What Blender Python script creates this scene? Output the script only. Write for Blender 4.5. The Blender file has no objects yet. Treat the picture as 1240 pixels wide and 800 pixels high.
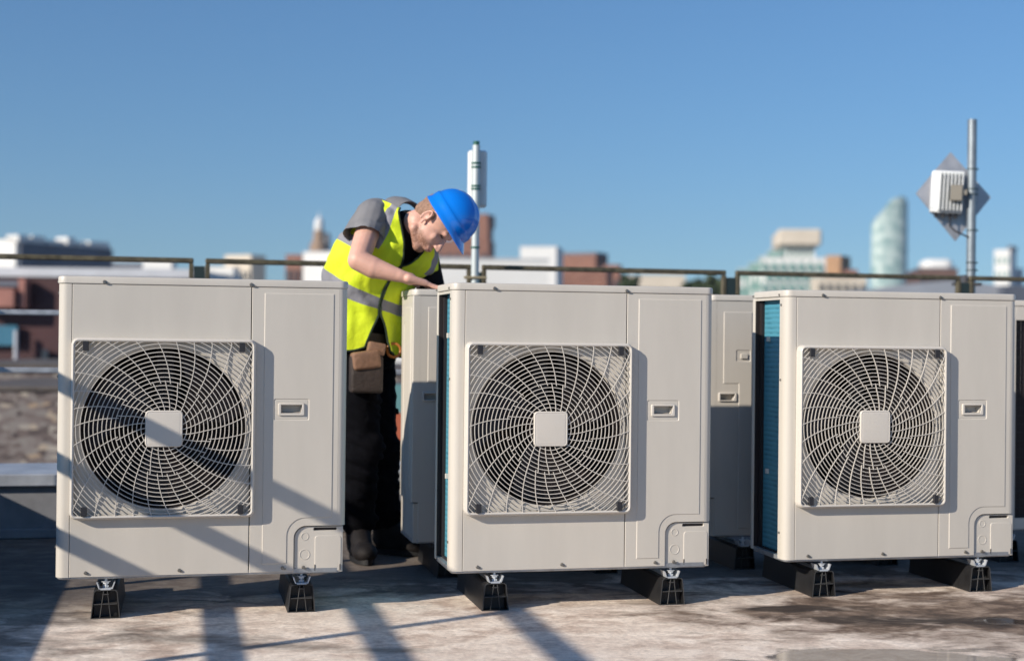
import bpy, bmesh, math, random
from mathutils import Vector, Matrix, noise
from mathutils.geometry import tessellate_polygon
random.seed(7)
R = math.radians
PI = math.pi
scene = bpy.context.scene
COL = scene.collection

# ------------------------------------------------------------------ camera model (used for laying things out too)
F_PX, ROLL, PITCH, CAM_H = 1722.0, 0.0110, 0.0056, 0.934
_c, _s, _cp, _sp = math.cos(ROLL), math.sin(ROLL), math.cos(PITCH), math.sin(PITCH)
C_RIGHT = Vector((_c, -_s * _sp, _s * _cp))
C_UP = Vector((-_s, -_c * _sp, _c * _cp))
C_FWD = Vector((0, _cp, _sp))
CAM = Vector((0, 0, CAM_H))


def at(px, py, Y):
    """world point that stands at distance Y in front of the camera position and reads at px, py of the 1240 x 800 photo"""
    d = C_FWD + C_RIGHT * ((px - 620) / F_PX) - C_UP * ((py - 400) / F_PX)
    return CAM + d * (Y / d.y)


def on_ground(px, py, z=0.0):
    d = C_FWD + C_RIGHT * ((px - 620) / F_PX) - C_UP * ((py - 400) / F_PX)
    return CAM + d * ((z - CAM_H) / d.z)


# ------------------------------------------------------------------ materials
MATS = {}


def mat(name, color, rough=0.6, metal=0.0, vary=0.0, scale=4.0, bump=0.0, bscale=60.0, spec=0.5, color2=None, detail=6.0, stretch=None, coat=0.0):
    if name in MATS:
        return MATS[name]
    m = bpy.data.materials.new(name)
    m.use_nodes = True
    nt = m.node_tree
    b = nt.nodes["Principled BSDF"]
    b.inputs["Base Color"].default_value = (*color, 1)
    b.inputs["Roughness"].default_value = rough
    b.inputs["Metallic"].default_value = metal
    b.inputs["Specular IOR Level"].default_value = spec
    b.inputs["Coat Weight"].default_value = coat
    tc = nt.nodes.new("ShaderNodeTexCoord")
    vec = tc.outputs["Object"]
    if stretch:
        mp = nt.nodes.new("ShaderNodeMapping")
        mp.inputs["Scale"].default_value = stretch
        nt.links.new(vec, mp.inputs["Vector"])
        vec = mp.outputs["Vector"]
    if vary > 0 or color2:
        n = nt.nodes.new("ShaderNodeTexNoise")
        n.inputs["Scale"].default_value = scale
        n.inputs["Detail"].default_value = detail
        n.inputs["Roughness"].default_value = 0.6
        nt.links.new(vec, n.inputs["Vector"])
        r = nt.nodes.new("ShaderNodeValToRGB")
        r.color_ramp.elements[0].position = 0.35
        r.color_ramp.elements[1].position = 0.68
        if color2:
            r.color_ramp.elements[0].color = (*color2, 1)
            r.color_ramp.elements[1].color = (*color, 1)
        else:
            r.color_ramp.elements[0].color = (*[c * (1 - vary) for c in color], 1)
            r.color_ramp.elements[1].color = (*[min(1, c * (1 + vary)) for c in color], 1)
        nt.links.new(n.outputs["Fac"], r.inputs["Fac"])
        nt.links.new(r.outputs["Color"], b.inputs["Base Color"])
        mr = nt.nodes.new("ShaderNodeMapRange")
        mr.inputs["To Min"].default_value = max(0, rough - 0.08)
        mr.inputs["To Max"].default_value = min(1, rough + 0.1)
        nt.links.new(n.outputs["Fac"], mr.inputs["Value"])
        nt.links.new(mr.outputs["Result"], b.inputs["Roughness"])
    if bump > 0:
        n2 = nt.nodes.new("ShaderNodeTexNoise")
        n2.inputs["Scale"].default_value = bscale
        n2.inputs["Detail"].default_value = 4
        nt.links.new(vec, n2.inputs["Vector"])
        bp = nt.nodes.new("ShaderNodeBump")
        bp.inputs["Strength"].default_value = bump
        bp.inputs["Distance"].default_value = 0.01
        nt.links.new(n2.outputs["Fac"], bp.inputs["Height"])
        nt.links.new(bp.outputs["Normal"], b.inputs["Normal"])
    MATS[name] = m
    return m


# ------------------------------------------------------------------ mesh helpers
def finish(bm, name, mats, parent=None, angle=32, loc=None):
    bmesh.ops.recalc_face_normals(bm, faces=bm.faces[:])
    ca = math.radians(angle)
    for f in bm.faces:
        f.smooth = True
    for e in bm.edges:
        e.smooth = not (len(e.link_faces) != 2 or e.calc_face_angle(0) > ca)
    me = bpy.data.meshes.new(name)
    bm.to_mesh(me)
    bm.free()
    for m in (mats if isinstance(mats, (list, tuple)) else [mats]):
        me.materials.append(m)
    o = bpy.data.objects.new(name, me)
    COL.objects.link(o)
    if parent:
        o.parent = parent
    if loc is not None:
        o.location = loc
    return o


def thing(name, label, cat, loc=(0, 0, 0), rz=0.0, group=None):
    o = bpy.data.objects.new(name, None)
    o.empty_display_size = 0.1
    COL.objects.link(o)
    o.location = loc
    o.rotation_euler = (0, 0, rz)
    o["label"] = label
    o["category"] = cat
    if group:
        o["group"] = group
    return o


def tag(o, label, cat, group=None):
    o["label"] = label
    o["category"] = cat
    if group:
        o["group"] = group
    return o


def dup(root, loc, rz, label):
    r = root.copy()
    COL.objects.link(r)
    r.location = loc
    r.rotation_euler = (0, 0, rz)
    r["label"] = label
    for ch in list(root.children):
        c = ch.copy()
        COL.objects.link(c)
        c.parent = r
        for g in list(ch.children):
            d = g.copy()
            COL.objects.link(d)
            d.parent = c
    return r


def box(bm, x0, x1, y0, y1, z0, z1, bev=0.0, mi=0, M=None, seg=1):
    t = bmesh.new()
    bmesh.ops.create_cube(t, size=1)
    for v in t.verts:
        v.co = Vector((x0 + (v.co.x + .5) * (x1 - x0), y0 + (v.co.y + .5) * (y1 - y0), z0 + (v.co.z + .5) * (z1 - z0)))
    if bev > 0:
        bmesh.ops.bevel(t, geom=t.edges[:], offset=bev, segments=seg, affect='EDGES', profile=0.5)
    join(bm, t, mi, M)


def join(bm, t, mi=0, M=None):
    vm = {}
    for v in t.verts:
        vm[v] = bm.verts.new(M @ v.co if M else v.co)
    for f in t.faces:
        try:
            nf = bm.faces.new([vm[v] for v in f.verts])
            nf.material_index = mi
        except ValueError:
            pass
    t.free()


def tube(bm, pts, rad, n=8, mi=0, cap=True, flat=1.0):
    """round bar along a polyline; rad number or list"""
    pts = [Vector(p) for p in pts]
    rs = rad if isinstance(rad, (list, tuple)) else [rad] * len(pts)
    rings = []
    up = None
    for i, p in enumerate(pts):
        a = pts[max(0, i - 1)]
        b = pts[min(len(pts) - 1, i + 1)]
        d = (b - a).normalized()
        if up is None:
            ref = Vector((0, 0, 1)) if abs(d.z) < 0.9 else Vector((1, 0, 0))
            up = (ref - d * ref.dot(d)).normalized()
        else:
            up = (up - d * up.dot(d)).normalized()
        s = d.cross(up)
        rings.append([bm.verts.new(p + (up * math.cos(2 * PI * k / n) * flat + s * math.sin(2 * PI * k / n)) * rs[i]) for k in range(n)])
    for i in range(len(rings) - 1):
        for k in range(n):
            f = bm.faces.new((rings[i][k], rings[i][(k + 1) % n], rings[i + 1][(k + 1) % n], rings[i + 1][k]))
            f.material_index = mi
    if cap:
        for rg in (rings[0], rings[-1]):
            f = bm.faces.new(rg)
            f.material_index = mi


def loft(bm, rings, mi=0, closed=True, cap0=True, cap1=True):
    vr = [[bm.verts.new(p) for p in r] for r in rings]
    n = len(vr[0])
    for i in range(len(vr) - 1):
        for k in range(n if closed else n - 1):
            f = bm.faces.new((vr[i][k], vr[i][(k + 1) % n], vr[i + 1][(k + 1) % n], vr[i + 1][k]))
            f.material_index = mi
    if closed and cap0:
        bm.faces.new(vr[0]).material_index = mi
    if closed and cap1:
        bm.faces.new(vr[-1]).material_index = mi
    return vr


def offset(poly, d):
    """inset (d>0) a counter-clockwise 2-D outline"""
    out = []
    n = len(poly)
    for i in range(n):
        p0, p1, p2 = Vector(poly[i - 1]), Vector(poly[i]), Vector(poly[(i + 1) % n])
        e1 = (p1 - p0).normalized()
        e2 = (p2 - p1).normalized()
        n1 = Vector((-e1.y, e1.x))
        n2 = Vector((-e2.y, e2.x))
        m = n1 + n2
        L = m.length_squared
        m = m * (2.0 / L) if L > 1e-6 else n1
        out.append(p1 + m * d)
    return out


def area(poly):
    return sum(poly[i - 1][0] * poly[i][1] - poly[i][0] * poly[i - 1][1] for i in range(len(poly))) / 2


def rrect(x0, x1, z0, z1, r, n=5, corners=(1, 1, 1, 1)):
    """ccw rounded rectangle; corners order: bl, br, tr, tl"""
    pts = []
    for (cx, cz, a0, on) in ((x0 + r, z0 + r, PI, corners[0]), (x1 - r, z0 + r, 1.5 * PI, corners[1]), (x1 - r, z1 - r, 0, corners[2]), (x0 + r, z1 - r, .5 * PI, corners[3])):
        if on:
            for k in range(n + 1):
                a = a0 + k / n * PI / 2
                pts.append((cx + r * math.cos(a), cz + r * math.sin(a)))
        else:
            pts.append((x0 if cx < (x0 + x1) / 2 else x1, z0 if cz < (z0 + z1) / 2 else z1))
    return pts


def circle(cx, cz, r, n=48):
    return [(cx + r * math.cos(2 * PI * k / n), cz + r * math.sin(2 * PI * k / n)) for k in range(n)]


def plate(bm, outer, holes=(), y0=0.0, y1=0.01, ch=0.0015, mi=0, back=True, hole_ch=True):
    """flat sheet in the XZ plane, its face towards -Y at y0, back at y1, chamfered edge"""
    outer = [Vector(p) for p in outer]
    if area(outer) < 0:
        outer.reverse()
    hs = []
    for h in holes:
        h = [Vector(p) for p in h]
        if area(h) < 0:
            h.reverse()
        hs.append(h)
    sgn = 1 if y1 > y0 else -1
    fo = offset(outer, ch) if ch else outer
    fh = [offset(h, -ch) if (ch and hole_ch) else h for h in hs]
    loops = [fo] + fh
    flat = [Vector((p.x, p.y, 0)) for l in loops for p in l]
    tris = tessellate_polygon([[Vector((p.x, p.y, 0)) for p in l] for l in loops])
    vs = [bm.verts.new((p.x, y0, p.y)) for p in flat]
    for t in tris:
        try:
            bm.faces.new([vs[i] for i in t]).material_index = mi
        except ValueError:
            pass
    k = 0
    mids = []
    for l, src in zip(loops, [outer] + hs):
        n = len(l)
        ring = vs[k:k + n]
        k += n
        m = [bm.verts.new((p.x, y0 + sgn * ch, p.y)) for p in src] if ch else ring
        b = [bm.verts.new((p.x, y1, p.y)) for p in src]
        for a, c in (((ring, m), (m, b)) if ch else ((ring, b),)):
            for i in range(n):
                bm.faces.new((a[i], a[(i + 1) % n], c[(i + 1) % n], c[i])).material_index = mi
        mids.append(b)
    if back:
        flatb = [Vector((p.x, p.y, 0)) for l in [outer] + hs for p in l]
        vb = [v for l in mids for v in l]
        for t in tessellate_polygon([[Vector((p.x, p.y, 0)) for p in l] for l in [outer] + hs]):
            try:
                bm.faces.new([vb[i] for i in t]).material_index = mi
            except ValueError:
                pass


def blob(name, prims, m, parent=None, voxel=0.005, smooth=4, cut=None, factor=0.5):
    """union of capsules and ellipsoids fused into one continuous surface"""
    bm = bmesh.new()
    for p in prims:
        if p[0] == 'c':
            _, a, b, ra, rb = p
            a, b = Vector(a), Vector(b)
            n = 16
            d = (b - a)
            L = max(d.length, 1e-5)
            d.normalize()
            ref = Vector((0, 0, 1)) if abs(d.z) < .9 else Vector((1, 0, 0))
            u = (ref - d * ref.dot(d)).normalized()
            w = d.cross(u)
            rings = []
            for j in range(1, 6):
                th = -PI / 2 + j * PI / 12
                rings.append((a + d * ra * math.sin(th), ra * math.cos(th)))
            rings.append((a, ra))
            rings.append((b, rb))
            for j in range(1, 6):
                th = j * PI / 12
                rings.append((b + d * rb * math.sin(th), rb * math.cos(th)))
            loft(bm, [[c + (u * math.cos(2 * PI * k / n) + w * math.sin(2 * PI * k / n)) * r for k in range(n)] for c, r in rings])
        else:
            _, c, axes, rad = p
            t = bmesh.new()
            bmesh.ops.create_icosphere(t, subdivisions=3, radius=1)
            M = Matrix([[axes[j][i] * rad[j] for j in range(3)] for i in range(3)])
            for v in t.verts:
                v.co = Vector(c) + M @ v.co
            join(bm, t)
    bmesh.ops.recalc_face_normals(bm, faces=bm.faces[:])
    me = bpy.data.meshes.new(name + '_raw')
    bm.to_mesh(me)
    bm.free()
    o = bpy.data.objects.new(name + '_raw', me)
    COL.objects.link(o)
    md = o.modifiers.new('r', 'REMESH')
    md.mode = 'VOXEL'
    md.voxel_size = voxel
    if smooth:
        s = o.modifiers.new('s', 'SMOOTH')
        s.iterations = smooth
        s.factor = factor
    dg = bpy.context.evaluated_depsgraph_get()
    dg.update()
    new = bpy.data.meshes.new_from_object(o.evaluated_get(dg))
    bpy.data.objects.remove(o)
    bpy.data.meshes.remove(me)
    new.name = name
    if cut:
        b2 = bmesh.new()
        b2.from_mesh(new)
        for (co, no) in cut:
            bmesh.ops.bisect_plane(b2, geom=b2.verts[:] + b2.edges[:] + b2.faces[:], plane_co=co, plane_no=no, clear_outer=True)
        b2.to_mesh(new)
        b2.free()
    new.materials.clear()
    for mm in (m if isinstance(m, (list, tuple)) else [m]):
        new.materials.append(mm)
    for f in new.polygons:
        f.use_smooth = True
    ob = bpy.data.objects.new(name, new)
    COL.objects.link(ob)
    if parent:
        ob.parent = parent
    return ob


# ------------------------------------------------------------------ world frame of the roof: u runs along the row, v away from the camera
TH = R(13.09)
UDIR = Vector((math.cos(TH), math.sin(TH), 0))
VDIR = Vector((-math.sin(TH), math.cos(TH), 0))


def uv(u, v, z=0.0):
    return UDIR * u + VDIR * v + Vector((0, 0, z))


def ubox(bm, u0, u1, v0, v1, z0, z1, bev=0.0, mi=0):
    box(bm, u0, u1, v0, v1, z0, z1, bev, mi, Matrix.Rotation(TH, 4, 'Z'))


# ------------------------------------------------------------------ palette
PAINT = mat('beige_paint', (.57, .535, .475), .42, vary=.045, scale=2.6, stretch=(2.6, 2.6, .5), bump=.04, bscale=350)
PAINT2 = mat('beige_plastic', (.62, .58, .52), .38, vary=.02, scale=5)
GUARDP = mat('guard_plastic', (.60, .565, .51), .35)
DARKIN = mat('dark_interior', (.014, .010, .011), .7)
FANM = mat('fan_plastic', (.026, .018, .020), .5)
BLACKP = mat('black_rubber', (.012, .012, .013), .5, vary=.3, scale=20, bump=.1, bscale=200)
WEB = mat('black_web', (.05, .05, .05), .6)
CLIPM = mat('clip_plastic', (.02, .02, .024), .5)
ZINC = mat('zinc', (.60, .63, .66), .5, metal=.45, vary=.1, scale=30)
STEEL = mat('galvanised_steel', (.40, .42, .44), .45, metal=.6, vary=.2, scale=18)
SCREW = mat('screw_steel', (.25, .24, .22), .4, metal=.8)


def fin_material():
    m = bpy.data.materials.new('blue_fins')
    m.use_nodes = True
    nt = m.node_tree
    b = nt.nodes["Principled BSDF"]
    tc = nt.nodes.new("ShaderNodeTexCoord")
    mp = nt.nodes.new("ShaderNodeMapping")
    mp.inputs["Scale"].default_value = (1, 1, 1)
    w = nt.nodes.new("ShaderNodeTexWave")
    w.bands_direction = 'Z'
    w.inputs["Scale"].default_value = 17
    w.inputs["Distortion"].default_value = .6
    w.inputs["Detail"].default_value = 2
    n = nt.nodes.new("ShaderNodeTexNoise")
    n.inputs["Scale"].default_value = 22
    r = nt.nodes.new("ShaderNodeValToRGB")
    r.color_ramp.elements[0].color = (.022, .14, .22, 1)
    r.color_ramp.elements[1].color = (.10, .37, .49, 1)
    r.color_ramp.elements[0].position = .0
    r.color_ramp.elements[1].position = .75
    ad = nt.nodes.new("ShaderNodeMath")
    ad.operation = 'MULTIPLY_ADD'
    ad.inputs[1].default_value = .55
    nt.links.new(tc.outputs["Object"], w.inputs["Vector"])
    nt.links.new(tc.outputs["Object"], n.inputs["Vector"])
    nt.links.new(w.outputs["Fac"], ad.inputs[0])
    nt.links.new(n.outputs["Fac"], ad.inputs[2])
    nt.links.new(ad.outputs[0], r.inputs["Fac"])
    nt.links.new(r.outputs["Color"], b.inputs["Base Color"])
    b.inputs["Roughness"].default_value = .45
    b.inputs["Metallic"].default_value = .3
    bp = nt.nodes.new("ShaderNodeBump")
    bp.inputs["Strength"].default_value = .5
    bp.inputs["Distance"].default_value = .002
    nt.links.new(w.outputs["Fac"], bp.inputs["Height"])
    nt.links.new(bp.outputs["Normal"], b.inputs["Normal"])
    return m


FINS = fin_material()

# ------------------------------------------------------------------ condenser unit
W, D, H = .946, .31, .99
ZT = .964           # underside of the lid
CX, CZ = .3405, .4915


def screw(bm, x, z, y=0.0):
    t = bmesh.new()
    bmesh.ops.create_cone(t, cap_ends=True, segments=10, radius1=.0065, radius2=.0045, depth=.005)
    join(bm, t, 0, Matrix.Translation((x, y - .0022, z)) @ Matrix.Rotation(R(90), 4, 'X'))
    box(bm, x + .003, x + .011, y - .003, y, z - .006, z - .0005, 0, 0)


def make_unit(label):
    root = thing('condenser_unit', label, 'air conditioner', group='outdoor condenser units in two rows on the roof')
    root['_'] = 1
    del root['_']
    P = lambda bm, name, m, par=root, **k: finish(bm, name, m, par, **k)
    # lid
    bm = bmesh.new()
    out = rrect(-.003, W + .003, -.003, D + .003, .03, 7)
    rings = []
    for ins, z in ((0.002, ZT + .001), (0, ZT + .003), (0, H - .006), (.0018, H - .0018), (.006, H)):
        rings.append([(p[0], p[1], z) for p in offset(out, ins)])
    loft(bm, rings)
    P(bm, 'lid', PAINT)
    # base pan
    bm = bmesh.new()
    out = rrect(.004, W - .008, .004, D - .002, .026, 6)
    loft(bm, [[(p[0], p[1], z) for p in offset(out, i)] for i, z in ((.004, -.004), (0, .0), (0, .014))])
    P(bm, 'base_pan', STEEL)
    # front left corner post wraps round to the side
    bm = bmesh.new()
    r = .030
    prof = [(.043, .0095), (.043, .0015), (.0415, 0)] + [(r - r * math.sin(a), r - r * math.cos(a)) for a in [k * PI / 16 for k in range(0, 9)]] + [(0, .054), (.008, .054)]
    pin = [(.008, .046), (.012, .03), (.03, .0095)]
    loft(bm, [[(x, y, z) for x, y in prof + pin] for z in (.004, ZT)])
    P(bm, 'corner_post', PAINT)
    # rear left post and lower/upper side rails
    bm = bmesh.new()
    box(bm, 0, .018, D - .020, D, .004, ZT, .002)
    box(bm, .002, .010, .054, D - .020, ZT - .010, ZT, .001)
    box(bm, .003, .020, .052, .058, .030, .955, .001)
    P(bm, 'rear_post', PAINT)
    for (x, y, z) in ((-.001, .039, .935), (-.001, .039, .66), (-.001, .039, .10), (-.004, .05, .972), (-.004, D - .016, .972)):
        bm = bmesh.new()
        box(bm, x - .003, x + .002, y - .004, y + .004, z - .004, z + .004, .001)
        P(bm, 'screw', SCREW)
    for (x, z) in ((.096, .018), (.395, .019), (.145, .972), (.62, .972), (.735, .018), (.805, .0185)):
        bm = bmesh.new()
        screw(bm, x, z, 0 if z < .9 else -.003)
        P(bm, 'screw', SCREW)
    # coil: side leg and back leg, cut short at the rear corner
    bm = bmesh.new()
    box(bm, .030, .055, .046, .266, .020, .955, .0)
    box(bm, .030, .72, .2665, .284, .016, .958, .0)
    box(bm, .010, .0135, .06, .075, .03, .06)
    P(bm, 'coil', FINS)
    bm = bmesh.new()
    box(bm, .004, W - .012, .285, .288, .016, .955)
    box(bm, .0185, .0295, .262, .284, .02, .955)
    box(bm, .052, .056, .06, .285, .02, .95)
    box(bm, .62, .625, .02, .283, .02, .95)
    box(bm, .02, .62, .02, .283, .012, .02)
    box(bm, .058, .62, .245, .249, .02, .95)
    P(bm, 'partition_and_shade', DARKIN)  # partition and floor, plus black plates added to darken the casing interior
    for z in (.80, .30):
        bm = bmesh.new()
        box(bm, .020, .0295, .205, .222, z, z + .018, .001)
        P(bm, 'coil_clip', PAINT2)
    # front panel with the air opening
    bm = bmesh.new()
    plate(bm, [(.0445, .004), (.6205, .004), (.6205, ZT), (.0445, ZT)], [circle(CX, CZ, .275, 96)], 0.0, .009, .0012, 0, back=False)
    circ = lambda prof, mi: loft(bm, [[(CX + rr * math.cos(2 * PI * k / 96), yy, CZ + rr * math.sin(2 * PI * k / 96)) for k in range(96)] for rr, yy in prof], mi, cap0=False, cap1=False)
    circ([(.275, .001), (.270, .004), (.267, .010)], 0)
    circ([(.267, .010), (.265, .028), (.264, .110)], 1)  # throat past the lip coloured near black in place of its shade
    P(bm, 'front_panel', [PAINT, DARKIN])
    # fan
    bm = bmesh.new()
    t = bmesh.new()
    bmesh.ops.create_cone(t, cap_ends=True, segments=32, radius1=.062, radius2=.055, depth=.07)
    join(bm, t, 0, Matrix.Translation((CX, .085, CZ)) @ Matrix.Rotation(R(90), 4, 'X'))
    for b in range(3):
        a0 = R(25 + 120 * b)
        rows = []
        for i in range(10):
            rr = .055 + (.258 - .055) * i / 9
            sp = R(46 + 12 * i / 9)
            row = []
            for j in range(8):
                aa = a0 + sp * (j / 7 - .5) * (1.25 if i > 5 else 1.1) + .35 * (i / 9) ** 1.4
                row.append((CX + rr * math.cos(aa), .115 - .055 * (j / 7) * (1 - .2 * i / 9) + .010 * math.sin(PI * j / 7), CZ + rr * math.sin(aa)))
            rows.append(row)
        loft(bm, rows, closed=False)
        loft(bm, [[(x, y + .004, z) for x, y, z in row] for row in rows], closed=False)
    P(bm, 'fan', FANM)
    bm = bmesh.new()
    box(bm, CX - .03, CX + .03, .12, .21, .02, .95, .002)
    P(bm, 'motor_bracket', DARKIN)
    # fan guard frame
    bm = bmesh.new()
    hs = .2975
    o1 = rrect(CX - hs, CX + hs, CZ - hs, CZ + hs, .024, 6)
    sec = [(0.0, .001), (.001, -.024), (.004, -.031), (.008, -.034), (.012, -.032), (.014, -.026), (.014, -.010)]
    vr = []
    for ins, y in sec:
        vr.append([(p[0], y, p[1]) for p in offset(o1, ins)])
    loft(bm, vr, cap0=False, cap1=False)
    guard = P(bm, 'fan_guard', GUARDP)
    # grille: rings and swirled spokes
    bm = bmesh.new()
    hi = hs - .011

    def bulge(rr):
        return -.031 - .004 * math.cos(min(1, rr / .30) * PI / 2)

    def strip(pts, w=.00145, dpt=.0045):
        rings = []
        for i, p in enumerate(pts):
            a = Vector(pts[max(0, i - 1)])
            b = Vector(pts[min(len(pts) - 1, i + 1)])
            d = (b - a).normalized()
            nrm = Vector((-d.z, 0, d.x)).normalized()
            p = Vector(p)
            rings.append([p + nrm * w * .7, p + nrm * w + Vector((0, dpt * .4, 0)), p + nrm * w * .5 + Vector((0, dpt, 0)), p - nrm * w * .5 + Vector((0, dpt, 0)), p - nrm * w + Vector((0, dpt * .4, 0)), p - nrm * w * .7])
        loft(bm, rings)

    rr = .0735
    while rr < .405:
        n = 120
        inside = [abs(rr * math.cos(2 * PI * k / n)) < hi and abs(rr * math.sin(2 * PI * k / n)) < hi for k in range(n)]
        pt = lambda a: (CX + rr * math.cos(a), bulge(rr), CZ + rr * math.sin(a))
        if all(inside):
            rings = []
            for k in range(n + 1):
                a = 2 * PI * k / n
                p = Vector(pt(a))
                nrm = Vector((math.cos(a), 0, math.sin(a)))
                w, dpt = .00145, .0045
                rings.append([p + nrm * w * .7, p + nrm * w + Vector((0, dpt * .4, 0)), p + nrm * w * .5 + Vector((0, dpt, 0)), p - nrm * w * .5 + Vector((0, dpt, 0)), p - nrm * w + Vector((0, dpt * .4, 0)), p - nrm * w * .7])
            loft(bm, rings, cap0=False, cap1=False)
        else:
            g = math.acos(hi / rr)
            for q in range(4):
                a0, a1 = q * PI / 2 + g, (q + 1) * PI / 2 - g
                if a1 - a0 > .03:
                    m = max(3, int((a1 - a0) / (2 * PI) * n * 1.2))
                    strip([pt(a0 + (a1 - a0) * k / m) for k in range(m + 1)])
        rr += .01375
    tab = [(.060, -17.), (.068, -15.), (.100, -8.5), (.134, -3.), (.170, .4), (.207, 3.5), (.250, 7.2), (.290, 10.8), (.35, 16.), (.42, 21.)]

    def swirl(rr):
        for (r0, a0), (r1, a1) in zip(tab, tab[1:]):
            if rr <= r1:
                return a0 + (a1 - a0) * max(0, (rr - r0)) / (r1 - r0)
        return tab[-1][1]

    def spoke(base, r0, r1):
        pts = []
        n = 22
        for k in range(n + 1):
            q = r0 + (r1 - r0) * k / n
            a = R(base + swirl(q))
            x, z = q * math.cos(a), q * math.sin(a)
            if max(abs(x), abs(z)) > hi:
                s = hi / max(abs(x), abs(z))
                pts.append((CX + x * s, bulge(q) - .001, CZ + z * s))
                break
            pts.append((CX + x, bulge(q) - .001, CZ + z))
        if len(pts) > 2:
            strip(pts, .00145, .0055)
    for k in range(30):
        spoke(k * 12, .149, .43)
    for k in range(24):
        spoke(k * 15, .058, .158)
    finish(bm, 'grille', GUARDP, guard, angle=60)
    bm = bmesh.new()
    o2 = rrect(CX - .060, CX + .060, CZ - .060, CZ + .060, .013, 5)
    loft(bm, [[(p[0], y, p[1]) for p in offset(o2, i)] for i, y in ((0, -.020), (0, -.038), (.002, -.0405), (.0045, -.041), (.006, -.040), (.008, -.0405), (.0115, -.0408))], cap0=False)
    finish(bm, 'hub_cap', PAINT2, guard)
    for sx in (-1, 1):
        for sz in (-1, 1):
            x = CX + sx * (hs - .047)
            z = CZ + sz * (hs - .028)
            bm = bmesh.new()
            box(bm, x - .0095, x + .0095, -.039, -.028, z - .015, z + .015, .001)
            finish(bm, 'clip', CLIPM, guard)
    # service panel: front plate with the stepped foot, round corner and side
    bm = bmesh.new()
    xr = W - .028
    cut = [(.772, .004), (.772, .118)] + [(.812 - .040 * math.cos(a), .118 + .040 * math.sin(a)) for a in [k * PI / 16 for k in range(1, 9)]] + [(xr, .158)]
    outline = [(.6235, .004)] + cut + [(xr, ZT), (.6235, ZT)]
    hx0, hx1, hz0, hz1 = .714, .802, .532, .575
    plate(bm, outline, [rrect(hx0 + .003, hx1 - .003, hz0 + .003, hz1 - .003, .004, 2)], 0.0, .014, .0015, back=False)
    # rounded corner and flank above the pipe cover
    cr = .028
    pr = [(xr - .0008, 0)] + [(xr + cr * math.sin(a), cr - cr * math.cos(a)) for a in [k * PI / 16 for k in range(1, 9)]] + [(W, D - .03), (W, D - .004), (W - .004, D), (W - .03, D), (W - .03, D - .004), (W - .008, D - .008), (W - .010, .03), (xr, .010)]
    loft(bm, [[(x, y, z) for x, y in pr] for z in (.158, ZT)])
    # vertical groove line before the corner
    plate(bm, rrect(.665, .899, .032, .945, .006, 2) if False else
          [(.665, .032), (.748, .032), (.748, .125)] + [(.808 - .060 * math.cos(a), .125 + .060 * math.sin(a)) for a in [k * PI / 16 for k in range(1, 9)]] + [(.899, .185), (.899, .945), (.665, .945)],
          [rrect(.701, .816, .518, .587, .004, 3)], -.0022, .0, .0022, back=False)
    plate(bm, rrect(.7035, .8135, .5205, .5845, .004, 3), [rrect(hx0, hx1, hz0, hz1, .004, 3)], -.0006, .0, .0006, back=False)
    # side emboss
    Ms = Matrix.Translation((W, 0, 0)) @ Matrix.Rotation(R(90), 4, 'Z')
    t = bmesh.new()
    plate(t, rrect(.06, D - .04, .20, .92, .006, 2), [rrect(.095, .125, .30, .86, .012, 3)], -.002, .0, .002, back=False)
    join(bm, t, 0, Ms)
    sp = P(bm, 'service_panel', PAINT)
    # handle
    bm = bmesh.new()
    plate(bm, rrect(hx0, hx1, hz0, hz1, .005, 3), [[(hx0 + .010, hz0 + .009), (hx1 - .014, hz0 + .009), (hx1 - .008, hz1 - .007), (hx0 + .010, hz1 - .007)]], -.0065, .004, .002, back=False)
    loft(bm, [[(hx0 + .010, y, hz0 + .009 + e), (hx1 - .014, y, hz0 + .009 + e), (hx1 - .008, y, hz1 - .007), (hx0 + .010, y, hz1 - .007)] for y, e in ((-.0060, 0), (.012, 0), (.026, .004), (.03, .012))], cap0=False)
    finish(bm, 'handle', PAINT2, sp)
    # pipe cover in the cut-out
    bm = bmesh.new()
    oc = [(.774, .0), (.938, .0), (.938, .155), (.815, .155)] + [(.815 - .041 * math.sin(a), .114 + .041 * math.cos(a)) for a in [k * PI / 16 for k in range(1, 9)]]
    plate(bm, oc, [rrect(.838, .918, .141, .151, .004, 2)], .007, .020, .0012, back=False)
    plate(bm, rrect(.843, .932, .004, .124, .010, 4, (0, 0, 1, 1)), (), .0050, .007, .0012, back=False)
    for (x, z, rr) in ((.809, .122, .0135), (.809, .061, .018)):
        plate(bm, circle(x, z, rr, 24), [circle(x, z, rr - .003, 24)], .0058, .007, .0006, back=False)
    box(bm, .774, .9375, .0145, D - .004, .0, .154, .002)
    box(bm, .8425, .8455, .004, .0055, .006, .026, 0, 1)
    box(bm, .9275, .9305, .004, .0055, .006, .026, 0, 1)
    box(bm, .84, .916, .0135, .0143, .142, .150, 0, 1)
    P(bm, 'pipe_cover', [PAINT, DARKIN])
    # back: plain strip with grip and latch, open coil behind wires
    bm = bmesh.new()
    Mb = Matrix.Translation((W, D, 0)) @ Matrix.Rotation(PI, 4, 'Z')     # back face seen from behind: x runs from its own left
    t = bmesh.new()
    g0, g1, gz0, gz1 = .040, .118, .552, .588
    plate(t, [(.028, .004), (.195, .004), (.195, ZT), (.028, ZT)], [rrect(g0 + .003, g1 - .003, gz0 + .003, gz1 - .003, .003, 2)], 0, .01, .0012, back=False)
    plate(t, [(.060, .625), (.128, .625), (.128, .03), (.185, .03), (.185, .920), (.060, .920)], [rrect(.118 - .001, .176, .718, .762, .003, 2)], -.0022, 0, .0022, back=False)
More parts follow.
